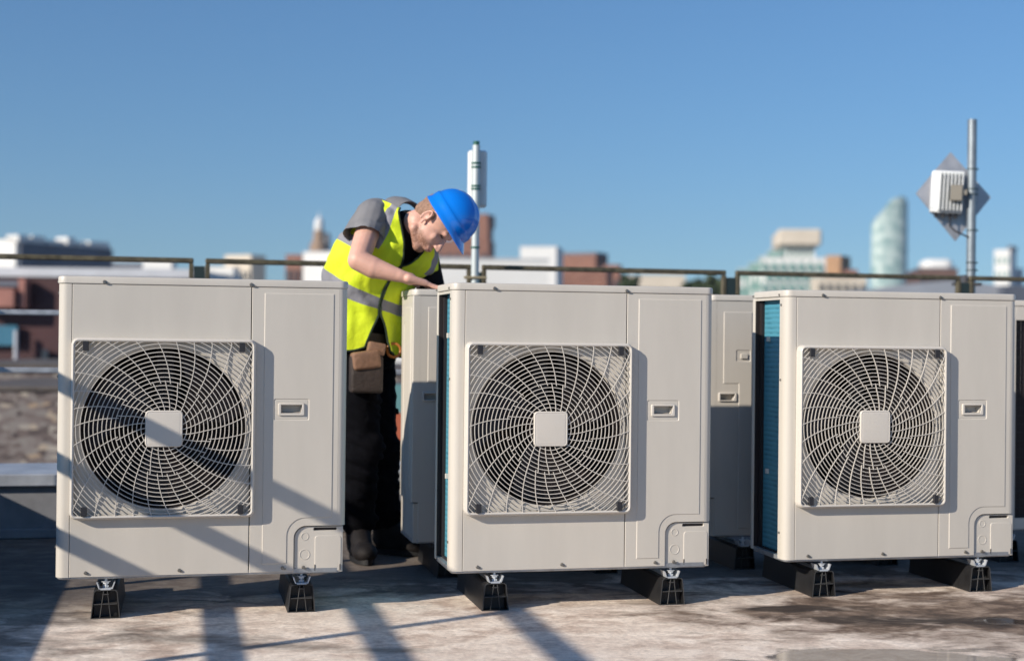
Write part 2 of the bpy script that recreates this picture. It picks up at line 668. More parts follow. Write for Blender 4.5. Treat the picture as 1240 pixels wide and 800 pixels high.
    plate(t, [(.195, ZT - .06), (W - .02, ZT - .06), (W - .02, ZT), (.195, ZT)], (), 0, .008, .001, back=False)
    plate(t, [(.195, .004), (W - .02, .004), (W - .02, .05), (.195, .05)], (), 0, .008, .001, back=False)
    plate(t, rrect(.135, .165, .728, .748, .002, 2), (), -.006, 0, .001, back=False)
    join(bm, t, 0, Mb)
    bp = P(bm, 'back_panel', PAINT)
    bm = bmesh.new()
    t = bmesh.new()
    plate(t, rrect(g0, g1, gz0, gz1, .004, 3), [[(g0 + .007, gz0 + .006), (g1 - .015, gz0 + .006), (g1 - .007, gz1 - .006), (g0 + .007, gz1 - .006)]], -.006, .003, .0015, back=False)
    loft(t, [[(g0 + .007, y, gz0 + .006), (g1 - .015, y, gz0 + .006), (g1 - .007, y, gz1 - .006), (g0 + .007, y, gz1 - .006)] for y in (-.0055, .020)], cap0=False)
    join(bm, t, 0, Mb)
    finish(bm, 'handle', PAINT2, bp)
    bm = bmesh.new()
    t = bmesh.new()
    for k in range(36):
        x = .20 + k * .02
        tube(t, [(x, .004, .05), (x, .004, ZT - .06)], .0011, 4)
    for k in range(24):
        z = .06 + k * .036
        tube(t, [(.196, .0015, z), (W - .02, .0015, z)], .0013, 4)
    join(bm, t, 0, Mb)
    P(bm, 'coil_guard', CLIPM)
    return root


ZB = .133
G = 'outdoor condenser units in two rows on the roof'
front_pos = [(-1.4822, 4.6423), (-.2027, 4.8516), (.9983, 5.1867)]
unit = make_unit('beige condenser unit crossed by slanting railing shadows, beside the open deck by the side parapet')
unit.location = (*front_pos[0], ZB)
unit.rotation_euler = (0, 0, TH)
dup(unit, (*front_pos[1], ZB), TH, 'beige condenser unit in full sun, standing between two other front units')
dup(unit, (*front_pos[2], ZB), TH, 'beige condenser unit showing most of its bright blue side coil, beside the wet brown patch')
# rear row faces away: its own front-right corner becomes our left
rear_left = at(500, 400, 5.55)
rear_left.z = 0
rear_pos = []
for k, (du, lab) in enumerate(((0.0, 'second row condenser unit turned back to front under the hand of the worker'),
                               (1.23, 'second row condenser unit seen through the gap past the middle front unit'),
                               (2.44, 'second row condenser unit, just its edge showing past the last front unit'))):
    p = rear_left + UDIR * du
    o = p + UDIR * W + VDIR * D
    dup(unit, (o.x, o.y, ZB), TH + PI, lab)
    rear_pos.append(p)

# ------------------------------------------------------------------ support feet


def make_foot(label):
    root = thing('support_foot', label, 'support block', group='black rubber support feet under the condenser units')
    bm = bmesh.new()
    L = .46
    hw, ht, hh = .047, .038, .094
    prof = [(-hw, 0), (hw, 0), (ht, hh - .006), (ht - .006, hh), (-ht + .006, hh), (-ht, hh - .006)]
    t = .0035
    # hollow extrusion: outer shell, webs, open at both ends
    loft(bm, [[(x, y, z) for x, z in prof] for y in (.0, L)], cap0=False, cap1=False)
    pin = [(x * .91, .003 + z * .93) for x, z in prof]
    loft(bm, [[(x, y, z) for x, z in pin] for y in (.0, L)], cap0=False, cap1=False)
    bm2 = bmesh.new()
    box(bm, -ht, ht, .030, .034, .003, hh - .004)
    body = finish(bm, 'foot_body', BLACKP, root, angle=20)
    bm = bmesh.new()
    plate(bm, prof, [[(x * .93, .0025 + z * .95) for x, z in prof]], -.0008, .004, 0, back=False)
    box(bm, -ht * .97, ht * .97, .000, .03, .046, .0485)
    for s in (-1, 1):
        tube(bm, [(s * .017, .0015, .003), (s * .006, .0015, hh - .003)], .0014, 4)
    box(bm, -.010, .010, -.0005, .03, hh - .016, hh - .013)
    finish(bm, 'foot_web', WEB, root)
    # zinc clamp rail with flared wings and levelling bolt
    bm = bmesh.new()
    rail = [(-.030, hh + .024), (-.022, hh + .002), (.022, hh + .002), (.030, hh + .024), (.026, hh + .024), (.019, hh + .0045), (-.019, hh + .0045), (-.026, hh + .024)]
    for (y0, y1) in ((.004, .050), (.26, .31)):
        loft(bm, [[(x, y, z) for x, z in rail] for y in (y0, y1)])
    box(bm, -.016, .016, .0, L, hh - .002, hh + .0018)
    finish(bm, 'clamp', ZINC, root)
    for y in (.024, .284):
        bm = bmesh.new()
        tube(bm, [(0, y, hh), (0, y, ZB - .003)], .0048, 8)
        for n_, r_, h_, z_ in ((6, .010, .007, .009), (6, .010, .005, .020), (16, .015, .002, .0248)):
            t = bmesh.new()
            bmesh.ops.create_cone(t, cap_ends=True, segments=n_, radius1=r_, radius2=r_, depth=h_)
            join(bm, t, 0, Matrix.Translation((0, y, hh + z_)))
        finish(bm, 'bolt', ZINC, root)
    return root


names = ['crossed by railing shadows', 'beside the worker', 'showing most blue coil']
foot = None
for i, (x, y) in enumerate(front_pos):
    for j, X in enumerate((.160, .800)):
        p = Vector((x, y, 0)) + UDIR * X - VDIR * .002
        lab = 'black rubber foot under the %s end of the unit %s' % (('fan', 'handle')[j], names[i])
        if foot is None:
            foot = make_foot(lab)
            foot.location = p
            foot.rotation_euler = (0, 0, TH)
        else:
            dup(foot, p, TH, lab)
rn = ['under the hand', 'behind the middle gap', 'past the end unit']
for i, q in enumerate(rear_pos):
    for j, X in enumerate((.146, .786)):
        dup(foot, q + UDIR * X - VDIR * .04, TH, 'black foot under the %s end of the second row unit %s' % (('handle', 'fan')[j], rn[i]))


# ------------------------------------------------------------------ roof deck
def deck_material():
    m = bpy.data.materials.new('weathered_roof_deck')
    m.use_nodes = True
    nt = m.node_tree
    N = nt.nodes.new
    Lk = nt.links.new
    b = nt.nodes["Principled BSDF"]
    geo = N("ShaderNodeNewGeometry")
    pos = geo.outputs["Position"]

    def noise_(scale, detail=8, rough=.6, dist=0.0, stretch=None):
        n = N("ShaderNodeTexNoise")
        n.inputs["Scale"].default_value = scale
        n.inputs["Detail"].default_value = detail
        n.inputs["Roughness"].default_value = rough
        n.inputs["Distortion"].default_value = dist
        mp = N("ShaderNodeMapping")
        mp.inputs["Scale"].default_value = stretch or (1, 1, 1)
        mp.inputs["Rotation"].default_value = (0, 0, -TH)
        Lk(pos, mp.inputs["Vector"])
        Lk(mp.outputs["Vector"], n.inputs["Vector"])
        return n.outputs["Fac"]

    def ramp(fac, *els):
        r = N("ShaderNodeValToRGB")
        cr = r.color_ramp
        while len(cr.elements) < len(els):
            cr.elements.new(.5)
        for e, (p, c) in zip(cr.elements, els):
            e.position = p
            e.color = (*c, 1) if len(c) == 3 else c
        Lk(fac, r.inputs["Fac"])
        return r.outputs["Color"]

    def mix(f, a, c, mode='MIX'):
        x = N("ShaderNodeMix")
        x.data_type = 'RGBA'
        x.blend_type = mode
        if isinstance(f, float):
            x.inputs[0].default_value = f
        else:
            Lk(f, x.inputs[0])
        for s, v in ((6, a), (7, c)):
            if isinstance(v, tuple):
                x.inputs[s].default_value = (*v, 1)
            else:
                Lk(v, x.inputs[s])
        return x.outputs[2]

    def math_(op, a, c=None, clamp=False):
        x = N("ShaderNodeMath")
        x.operation = op
        x.use_clamp = clamp
        for i, v in enumerate((a, c)):
            if v is None:
                continue
            if isinstance(v, (float, int)):
                x.inputs[i].default_value = v
            else:
                Lk(v, x.inputs[i])
        return x.outputs[0]

    def spot(cx, cy, rx, ry, wob, sharp=.35):
        """soft irregular patch in metres"""
        sub = N("ShaderNodeVectorMath")
        sub.operation = 'SUBTRACT'
        sub.inputs[1].default_value = (cx, cy, 0)
        Lk(pos, sub.inputs[0])
        dv = N("ShaderNodeVectorMath")
        dv.operation = 'DIVIDE'
        dv.inputs[1].default_value = (rx, ry, 1)
        Lk(sub.outputs[0], dv.inputs[0])
        ln = N("ShaderNodeVectorMath")
        ln.operation = 'LENGTH'
        Lk(dv.outputs[0], ln.inputs[0])
        d = math_('ADD', ln.outputs["Value"], math_('MULTIPLY', math_('SUBTRACT', wob, .5), 3.2))
        mr = N("ShaderNodeMapRange")
        mr.inputs["From Min"].default_value = 1.0 + sharp
        mr.inputs["From Max"].default_value = 1.0 - sharp
        Lk(d, mr.inputs["Value"])
        return mr.outputs["Result"]

    big = noise_(1.7, 5, .55, .4, (1, 1.8, 1))
    mid = noise_(8.0, 10, .70, .4, (1, 1.25, 1))
    fine = noise_(45, 6, .7, 0, (1, 1.4, 1))
    grit = noise_(260, 3, .6)
    wob = noise_(3.6, 8, .62, .6, (1, 1.7, 1))
    base = ramp(mid, (.28, (.20, .15, .125)), (.42, (.36, .30, .26)), (.54, (.50, .455, .41)), (.72, (.66, .63, .59)))
    base = mix(math_('MULTIPLY', ramp(big, (.38, (0, 0, 0)), (.62, (1, 1, 1))), .5), base, (.50, .46, .42))
    base = mix(.55, base, ramp(fine, (.30, (.22, .20, .18)), (.62, (.80, .78, .75))), 'MULTIPLY')
    base = mix(1.0, base, (2.16, 2.05, 1.92), 'MULTIPLY')
    # brown wet-stained patches towards the right
    brown = spot(1.62, 4.90, .95, .42, wob, .35)
    brown2 = spot(2.3, 4.7, .7, .7, wob, .4)
    bw = math_('MAXIMUM', brown, math_('MULTIPLY', brown2, .7))
    base = mix(math_('MULTIPLY', bw, .92), base, ramp(mid, (.34, (.022, .012, .007)), (.48, (.11, .066, .040)), (.66, (.34, .25, .18))))
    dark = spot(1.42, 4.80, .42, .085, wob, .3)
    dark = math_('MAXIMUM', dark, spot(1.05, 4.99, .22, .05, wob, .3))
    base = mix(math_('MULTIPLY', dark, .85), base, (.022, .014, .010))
    # mossy smudges on the left
    moss = math_('MAXIMUM', spot(-1.0, 4.38, .22, .10, wob, .4), spot(-.72, 4.30, .2, .05, wob, .5))
    moss = math_('MAXIMUM', moss, spot(-.37, 4.25, .10, .04, wob, .5))
    base = mix(math_('MULTIPLY', moss, .62), base, (.07, .058, .048))
    # dark dirt tone deepening the side parapet's shade, painted into the deck colour
    dirt_shade = spot(-2.25, 4.7, .85, 1.6, wob, .35)
    base = mix(math_('MULTIPLY', dirt_shade, .8), base, ramp(mid, (.3, (.03, .024, .018)), (.7, (.10, .08, .062))))
    # dirt specks
    spk = ramp(noise_(34, 2, .5), (.70, (0, 0, 0)), (.76, (1, 1, 1)))
    base = mix(math_('MULTIPLY', spk, .5), base, (.13, .10, .085))
    # shade under and behind the units painted into the deck colour, uneven edge
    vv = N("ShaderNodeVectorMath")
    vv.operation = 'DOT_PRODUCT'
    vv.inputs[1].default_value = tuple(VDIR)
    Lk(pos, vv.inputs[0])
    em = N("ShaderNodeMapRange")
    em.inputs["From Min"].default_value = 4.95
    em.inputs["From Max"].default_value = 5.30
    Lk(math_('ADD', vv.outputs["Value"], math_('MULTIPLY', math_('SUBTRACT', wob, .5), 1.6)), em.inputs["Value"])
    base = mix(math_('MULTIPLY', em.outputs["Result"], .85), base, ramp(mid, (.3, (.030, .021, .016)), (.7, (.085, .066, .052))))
    # puddles: smooth wet film
    pud = math_('MAXIMUM', spot(1.18, 4.20, .42, .17, wob, .15), spot(1.75, 4.80, .16, .05, wob, .15))
    rgh = N("ShaderNodeMapRange")
    rgh.inputs["To Min"].default_value = .82
    rgh.inputs["To Max"].default_value = .07
    Lk(pud, rgh.inputs["Value"])
    Lk(rgh.outputs["Result"], b.inputs["Roughness"])
    h = math_('ADD', math_('MULTIPLY', mid, .8), math_('ADD', math_('MULTIPLY', fine, .35), math_('MULTIPLY', grit, .12)))
    bp = N("ShaderNodeBump")
    bp.inputs["Distance"].default_value = .012
    st = N("ShaderNodeMapRange")
    st.inputs["To Min"].default_value = .55
    st.inputs["To Max"].default_value = .0
    Lk(pud, st.inputs["Value"])
    Lk(st.outputs["Result"], bp.inputs["Strength"])
    Lk(h, bp.inputs["Height"])
    Lk(bp.outputs["Normal"], b.inputs["Normal"])
    wet = mix(math_('MULTIPLY', pud, .72), base, (.085, .070, .060))
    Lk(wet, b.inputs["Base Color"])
    return m


V_PAR = 6.82       # front face of the rear parapet
P_LEFT = -1.38     # inner face of the left parapet
bm = bmesh.new()
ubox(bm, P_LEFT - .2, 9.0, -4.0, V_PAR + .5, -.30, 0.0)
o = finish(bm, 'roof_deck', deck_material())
o['kind'] = 'structure'

BRICK_DK = mat('dark_red_cladding', (.045, .011, .013), .6, vary=.2, scale=.6)


def brick_material(name, c1, c2, mortar, scale, mottled=.5):
    m = bpy.data.materials.new(name)
    m.use_nodes = True
    nt = m.node_tree
    b = nt.nodes["Principled BSDF"]
    tc = nt.nodes.new("ShaderNodeTexCoord")
    sx = nt.nodes.new("ShaderNodeSeparateXYZ")
    nt.links.new(tc.outputs["Object"], sx.inputs[0])
    ad = nt.nodes.new("ShaderNodeMath")
    ad.operation = 'ADD'
    nt.links.new(sx.outputs["X"], ad.inputs[0])
    nt.links.new(sx.outputs["Y"], ad.inputs[1])
    cb = nt.nodes.new("ShaderNodeCombineXYZ")
    nt.links.new(ad.outputs[0], cb.inputs[0])
    nt.links.new(sx.outputs["Z"], cb.inputs[1])
    br = nt.nodes.new("ShaderNodeTexBrick")
    br.inputs["Color1"].default_value = (*c1, 1)
    br.inputs["Color2"].default_value = (*c2, 1)
    br.inputs["Mortar"].default_value = (*mortar, 1)
    br.inputs["Scale"].default_value = scale
    br.inputs["Mortar Size"].default_value = .02
    nt.links.new(cb.outputs[0], br.inputs["Vector"])
    n = nt.nodes.new("ShaderNodeTexNoise")
    n.inputs["Scale"].default_value = 2.5
    n.inputs["Detail"].default_value = 6
    nt.links.new(tc.outputs["Object"], n.inputs["Vector"])
    mx = nt.nodes.new("ShaderNodeMix")
    mx.data_type = 'RGBA'
    mx.blend_type = 'OVERLAY'
    mx.inputs[0].default_value = mottled
    nt.links.new(br.outputs["Color"], mx.inputs[6])
    nt.links.new(n.outputs["Fac"], mx.inputs[7])
    nt.links.new(mx.outputs[2], b.inputs["Base Color"])
    b.inputs["Roughness"].default_value = .85
    MATS[name] = m
    return m


def rubble_material():
    m = bpy.data.materials.new('old_rubble_wall')
    m.use_nodes = True
    nt = m.node_tree
    b = nt.nodes["Principled BSDF"]
    tc = nt.nodes.new("ShaderNodeTexCoord")
    mp = nt.nodes.new("ShaderNodeMapping")
    mp.inputs["Scale"].default_value = (9.0, 9.0, 19.0)
    nt.links.new(tc.outputs["Object"], mp.inputs["Vector"])
    v = nt.nodes.new("ShaderNodeTexVoronoi")
    v.inputs["Scale"].default_value = 1.0
    nt.links.new(mp.outputs["Vector"], v.inputs["Vector"])
    sx = nt.nodes.new("ShaderNodeSeparateColor")
    nt.links.new(v.outputs["Color"], sx.inputs[0])
    r = nt.nodes.new("ShaderNodeValToRGB")
    cr_ = r.color_ramp
    for p_, c_ in ((0, (.05, .04, .042)), (.3, (.12, .095, .09)), (.6, (.165, .14, .135)), (.85, (.20, .185, .175)), (.95, (.34, .31, .27)), (1, (.30, .22, .15))):
        e = cr_.elements.new(p_) if p_ not in (0, 1) else cr_.elements[0 if p_ == 0 else -1]
        e.position = p_
        e.color = (*c_, 1)
    nt.links.new(sx.outputs[0], r.inputs["Fac"])
    nt.links.new(r.outputs["Color"], b.inputs["Base Color"])
    b.inputs["Roughness"].default_value = .9
    MATS['old_rubble_wall'] = m
    return m


BRICK_OLD = rubble_material()
BRICK_RED = brick_material('red_brick', (.25, .11, .075), (.19, .08, .06), (.28, .2, .16), .8)
BRICK_OR = brick_material('orange_brick', (.42, .24, .13), (.36, .20, .11), (.40, .3, .2), .8)
WHITE = mat('white_render', (.72, .72, .70), .7, vary=.06, scale=.15)
CREAM = mat('cream_stone', (.62, .55, .45), .8, vary=.1, scale=.2)
SLATE = mat('slate_cladding', (.10, .115, .15), .5, vary=.2, scale=.2)
GLASSW = mat('dark_window_glass', (.03, .04, .055), .12, spec=.8)
TEALG = mat('teal_window_glass', (.20, .33, .30), .3, spec=.8)
LEAD = mat('grey_metal_roof', (.34, .36, .40), .45, metal=.3, vary=.12, scale=.5)
LEDGE = mat('pale_ledge', (.50, .52, .56), .6, vary=.1, scale=1)
COPING = mat('coping_metal', (.42, .44, .47), .42, metal=.3, vary=.2, scale=6, bump=.1, bscale=20)
PARAP = mat('parapet_render', (.22, .225, .24), .75, vary=.3, scale=3)
RAILM = mat('tarnished_rail', (.115, .098, .062), .55, metal=.3, vary=.35, scale=25)
RAILG = mat('galvanised_rail', (.42, .44, .47), .45, metal=.5, vary=.2, scale=20)
BRK = mat('bracket_paint', (.02, .035, .035), .5)

FELT = mat('roof_felt', (.10, .085, .075), .9, vary=.3, scale=2)

# own building under the deck
bm = bmesh.new()
ubox(bm, P_LEFT - .19, 8.99, -3.99, V_PAR + .49, -15, -.302)
o = tag(finish(bm, 'building_wall', mat('own_wall', (.3, .22, .18), .8, vary=.2, scale=1)), 'plain building wall under the roof deck with the condenser units', 'building')

# rear parapet
root = thing('parapet_wall', 'low dark parapet with grey metal coping behind the units', 'parapet')
bm = bmesh.new()
ubox(bm, P_LEFT + .0, 9.0, V_PAR, V_PAR + .50, 0.002, .235)
for u in [P_LEFT + .25 + 1.2 * k for k in range(8)]:
    ubox(bm, u, u + .03, V_PAR - .012, V_PAR, .004, .233)
ubox(bm, P_LEFT + .0, 9.0, V_PAR - .03, V_PAR - .001, .002, .045, .004)
finish(bm, 'wall', PARAP, root)
bm = bmesh.new()
ubox(bm, P_LEFT + .0, 9.0, V_PAR - .035, V_PAR + .54, .237, .295, .006)
finish(bm, 'coping', COPING, root)
# left parapet (off to the side, its shadow lies on the deck)
root = thing('parapet_wall', 'taller side parapet that shades the deck along its foot', 'parapet')
bm = bmesh.new()
ubox(bm, P_LEFT - .2, P_LEFT - .001, -3.5, V_PAR + .5, .002, .47)
finish(bm, 'wall', PARAP, root)
bm = bmesh.new()
ubox(bm, P_LEFT - .22, P_LEFT + .0, -3.5, V_PAR + .5, .471, .505, .004)
finish(bm, 'coping', COPING, root)


def rail_panel(name, label, p0, p1, heights, zbase, th, group, sides=(1, 1), hgt=None, top_m=RAILM):
    """one guard rail panel from p0 to p1 (ground points); top rail, lower rails, two posts"""
    root = thing(name, label, 'railing', p0, math.atan2(p1.y - p0.y, p1.x - p0.x), group)
    L = (p1 - p0).length
    h2 = (hgt or th) / 2
    a = .028 if sides[1] else 0.0
    for i, z in enumerate(heights):
        bm = bmesh.new()
        box(bm, a, L - a, -th / 2, th / 2, z - h2, z + h2, min(h2, th / 2) * .4)
        finish(bm, 'top_rail' if i == 0 else 'lower_rail', top_m if i == 0 else RAILG, root)
    pw = .022 if sides[1] else .040
    for k, x in ((0, a if sides[1] else 0), (1, L - a - .022)):
        if sides[k]:
            bm = bmesh.new()
            box(bm, x, x + pw, -.015, .015, zbase, heights[0] - h2 - .001, .002)
            finish(bm, 'post', RAILM, root)
    return root


K0 = Vector((-1.54, 6.99, 0))
PITCHR = 1.39
GR = 'guard rail panels along the rear parapet'
where = {-2: 'at the far end by the side parapet', -1: 'behind the shadow-crossed unit, ending at the first post pair', 0: 'behind the worker, up to the slim antenna pole', 1: 'behind the middle unit, from the slim antenna pole on',
         2: 'in front of the white patterned building', 3: 'past the pole with the diamond antenna'}
zc = .297
for k in range(-1, 4):
    p0 = K0 + UDIR * PITCHR * k
    p1 = K0 + UDIR * PITCHR * (k + 1)
    rail_panel('guard_rail', 'tarnished guard rail panel ' + where[k], p0, p1, (1.298, 1.033, .757), zc, .026, GR)
for k in range(0, 5):
    p = K0 + UDIR * PITCHR * k
    bm = bmesh.new()
    box(bm, -.0265, .0265, -.012, .012, zc, 1.272, .001)
    o = finish(bm, 'rail_bracket', BRK)
    o.location = p
    o.rotation_euler = (0, 0, TH)
    tag(o, 'dark upright bracket joining guard rail panels ' + ['before the worker', 'beside the slim antenna pole', 'above the gap past the middle unit', 'by the thick antenna pole', 'past the thick antenna pole'][k], 'bracket', 'dark brackets between guard rail panels')
# side railing whose shadows fall on the left unit
GL = 'guard rail panels on the side parapet'
post_v = -.216 * 0 + VDIR.dot(Vector((-2.115, 3.164, 0)))
for k, (lab) in ((-2, 'heavier side guard rail panel at the open end of the row'), (-1, 'heavier side guard rail panel second from the open end'), (0, 'heavier side guard rail panel beside the shaded unit'), (1, 'heavier side guard rail panel behind the shaded unit'), (2, 'heavier side guard rail panel meeting the rear parapet')):
    v0 = post_v + 1.39 * k
    v1 = min(v0 + 1.39, V_PAR + .3)
    rail_panel('side_guard_rail', lab, uv(P_LEFT - .03, v0), uv(P_LEFT - .03, v1), (1.300, 1.040, .795), .507, .04, GL, (1, 0), hgt=.052, top_m=RAILG)

# ------------------------------------------------------------------ antennas on the rear rail
WHITEP = mat('white_plastic', (.74, .76, .76), .4)
GREEN = mat('green_band', (.01, .10, .07), .5)
ALU = mat('aluminium_plate', (.36, .36, .38), .38, metal=.75, vary=.15, scale=8)
POLEM = mat('galvanised_pole', (.27, .31, .34), .42, metal=.55, vary=.12, scale=14)

Yp = 7.18
b0 = at(575, 345, Yp)
root = thing('antenna_pole', 'slim pale pole carrying a white panel antenna behind the blue helmet', 'antenna', (b0.x, Yp, 0))
top = at(577.5, 176, Yp).z
bm = bmesh.new()
tube(bm, [(0, 0, zc), (.0, 0, top)], .0195, 16)
finish(bm, 'pole', mat('pale_pole', (.55, .60, .60), .4, metal=.3), root)
for z in (top - .095, top - .115, top - .21, top - .225, top - .52):
    bm = bmesh.new()
    tube(bm, [(0, 0, z), (0, 0, z + .008)], .024, 16)
    finish(bm, 'band', GREEN, root)
bm = bmesh.new()
tube(bm, [(0, 0, top + .0005), (0, 0, top + .02)], .016, 12)
finish(bm, 'pole_cap', GREEN, root)
bm = bmesh.new()
pt, pb = at(578, 181, Yp).z, at(578, 250, Yp).z
lo = rrect(-.044, .054, .026, .09, .018, 4)
loft(bm, [[(x, y, z) for x, y in offset(lo, i)] for z, i in ((pb, .01), (pb + .01, 0), (pt - .01, 0), (pt, .01))])
finish(bm, 'panel_antenna', WHITEP, root)
bm = bmesh.new()
zb_ = at(575, 336, Yp).z
box(bm, -.055, .06, -.028, .02, zb_ - .006, zb_ + .006, .002)
finish(bm, 'clamp', mat('brass_clamp', (.45, .36, .22), .4, metal=.6), root)

Yq = 8.05
b0 = at(1175.5, 352, Yq)
topz = at(1175.5, 145, Yq).z
root = thing('antenna_pole', 'thick grey pole with a diamond-shaped metal plate antenna near the end unit', 'antenna', (b0.x, Yq, 0))
bm = bmesh.new()
tube(bm, [(0, 0, zc), (0, 0, topz)], .0255, 20)
finish(bm, 'pole', POLEM, root)
for py in (205, 229, 235.5, 279, 318, 327):
    bm = bmesh.new()
    z = at(1175, py, Yq).z
    tube(bm, [(0, 0, z - .003), (0, 0, z + .003)], .0285, 16)
    box(bm, .024, .036, -.008, .008, z - .004, z + .004)
    finish(bm, 'strap', mat('strap_dark', (.03, .05, .05), .5), root)
bm = bmesh.new()
z = at(1175, 344, Yq).z
box(bm, -.10, .05, -.04, .03, z - .009, z + .009, .002)
box(bm, -.055, -.035, -.05, .05, z - .04, z + .05, .002)
finish(bm, 'clamp', mat('clamp_steel', (.12, .12, .13), .5, metal=.5), root)
# diamond plate: corners as seen
bm = bmesh.new()
cn = [at(1109, 234, Yq + .16), at(1151, 184, Yq + .12), at(1200, 239, Yq + .06), at(1157, 292, Yq + .10)]
cn = [c - Vector((b0.x, Yq, 0)) for c in cn]
nrm = (cn[2] - cn[0]).cross(cn[3] - cn[1]).normalized()
if nrm.y < 0:
    nrm = -nrm
loft(bm, [[c for c in cn], [c + nrm * .018 for c in cn]])
finish(bm, 'plate_antenna', ALU, root)
bm = bmesh.new()
ce = at(1148, 233, Yq + .05) - Vector((b0.x, Yq, 0))
Mx = Matrix.Translation(ce) @ Matrix.Rotation(R(-14), 4, 'Z') @ Matrix.Rotation(R(3), 4, 'Y')
box(bm, -.095, .085, -.035, .055, -.12, .12, .012, 0, Mx, 2)
box(bm, -.052, .084, -.0362, -.034, -.110, .108, 0, 1, Mx)
for k in range(7):
    x = -.050 + k * .020
    box(bm, x, x + .0065, -.066, -.034, -.108, .104, .001, 0, Mx)
for z in (-.09, 0, .09):
    box(bm, -.088, -.080, -.040, -.034, z - .004, z + .004, 0, 0, Mx)
rad = finish(bm, 'radio_box', [WHITEP, mat('radio_grey', (.30, .32, .32), .6)], root)
bm = bmesh.new()
for x in (-.06, -.02, .02, .05):
    tube(bm, [Mx @ Vector((x, .0, -.118)), Mx @ Vector((x, 0, -.145))], .009, 8)
tube(bm, [Mx @ Vector((.02, 0, -.14)), Mx @ Vector((.02, -.01, -.19)), Mx @ Vector((.05, -.03, -.22)), Vector((-.02, -.02, ce.z - .26))], .005, 6)
finish(bm, 'connector', CLIPM, rad)
bm = bmesh.new()
box(bm, .01, .075, -.10, -.06, -.055, .035, .004, 0, Mx)
box(bm, .03, .10, -.085, -.065, -.02, .01, .002, 0, Mx)
finish(bm, 'mount_bracket', mat('mount_steel', (.30, .27, .22), .5, metal=.5), root)

# ------------------------------------------------------------------ city beyond
BOT = -15.0
bm = bmesh.new()
t = bmesh.new()
bmesh.ops.create_grid(t, x_segments=2, y_segments=2, size=9000)
join(bm, t, 0, Matrix.Translation((0, 0, BOT)))
o = finish(bm, 'ground', mat('city_ground', (.12, .12, .11), .9, vary=.4, scale=.02))
o['kind'] = 'structure'


def win_mesh(w, h, mtl):
    key = 'w%.2f_%.2f_%s' % (w, h, mtl.name)
    if key in WM:
        return WM[key]
    bm = bmesh.new()
    box(bm, -w / 2, w / 2, -.12, .05, -h / 2, h / 2, .03)
    me = bpy.data.meshes.new('window')
    bmesh.ops.recalc_face_normals(bm, faces=bm.faces[:])
    bm.to_mesh(me)
    bm.free()
    me.materials.append(mtl)
    WM[key] = me
    return me


WM = {}


def building(name, label, x0, xc, x1, top, Y, ang, wall, roof=None, win=None, wm=GLASSW, roofh=.03, cat='building', drop=None):
    """box building whose near corner reads at xc, left face out to x0, right face out to x1"""
    A = R(ang)
    c = at(xc, top, Y)
    ztop = c.z
    tl = at(x0, top, 1.0).x
    tr = at(x1, top, 1.0).x
    w1 = max(.5, (c.x - tl * Y) / (math.cos(A) + tl * math.sin(A)))
    w2 = (tr * Y - c.x) / max(.05, (math.sin(A) - tr * math.cos(A))) if x1 > xc else w1 * .6
    w2 = max(w1 * .25, min(abs(w2), w1 * 6 + 40)) if x1 > xc else w1 * .6
    root = thing(name, label, cat, (c.x, Y, BOT), PI - A if False else -A)
    hh = ztop - BOT
    # local frame: x from -w1 (left end) to 0 (near corner), y 0..w2 going away
    bm = bmesh.new()
    box(bm, -w1, 0, 0, w2, 0, hh - roofh * w1)
    finish(bm, 'wall', wall, root)
    bm = bmesh.new()
    e = w1 * .006
    box(bm, -w1 - e, e, -e, w2 + e, hh - roofh * w1, hh, 0)
    finish(bm, 'roof', roof or LEDGE, root)
    if win:
        nc, nr, stp = win
        ww, wh = w1 / nc * .5, stp * .5
        me = win_mesh(ww, wh, wm)
        for r_ in range(nr):
            for k in range(nc):
                ob = bpy.data.objects.new('window', me)
                COL.objects.link(ob)
                ob.parent = root
                ob.location = (-w1 + w1 * (k + .5) / nc, 0, hh - roofh * w1 - stp * (r_ + .75))
    return root, w1, w2, hh


B = building
# nearest neighbours, left
root, w1, w2, hh = B('brick_wall_building', 'weathered brick outbuilding with a flat ledge below the guard rail', -80, 560, 560, 474, 17, 0, BRICK_OLD, FELT, None, roofh=.006)
root, w1, w2, hh = B('brick_yard_wall', 'rear brick wall standing just above the weathered outbuilding', -90, 560, 560, 447, 21, 0, BRICK_OLD, FELT, None, roofh=.012, cat='wall')
root, w1, w2, hh = B('dark_red_building', 'long dark red building with a pale roof ledge and blue windows', -160, 238, 238, 326, 34, 0, BRICK_DK, LEDGE, None, roofh=.028)
PINK = mat('pink_render', (.34, .15, .12), .7, vary=.2, scale=1)
BLUEW = mat('blue_glass', (.05, .16, .24), .2, spec=.8)


def face_box(root_name, x0, x1, y0, y1, Y, depth, m, parent):
    a, b = at(x0, y1, Y), at(x1, y0, Y)
    bm = bmesh.new()
    box(bm, a.x, b.x, Y - depth, Y + .02, a.z, b.z, .01)
    for v in bm.verts:
        v.co -= parent.location
    return finish(bm, root_name, m, parent)


face_box('balcony', -30, 26, 350, 372, 33.9, .5, PINK, root)
face_box('balcony', 28, 37, 338, 373, 33.9, .35, PINK, root)
face_box('window', -20, 23, 394, 418, 33.9, .1, BLUEW, root)
face_box('window', -20, 24, 340, 347, 33.9, .1, SLATE, root)
face_box('window', 52, 60, 423, 438, 33.9, .1, GLASSW, root)
face_box('downpipe', 18, 22, 400, 440, 33.7, .1, LEDGE, root)
face_box('pavement_strip', -60, 238, 440, 447, 33.9, 2.0, PARAP, root)

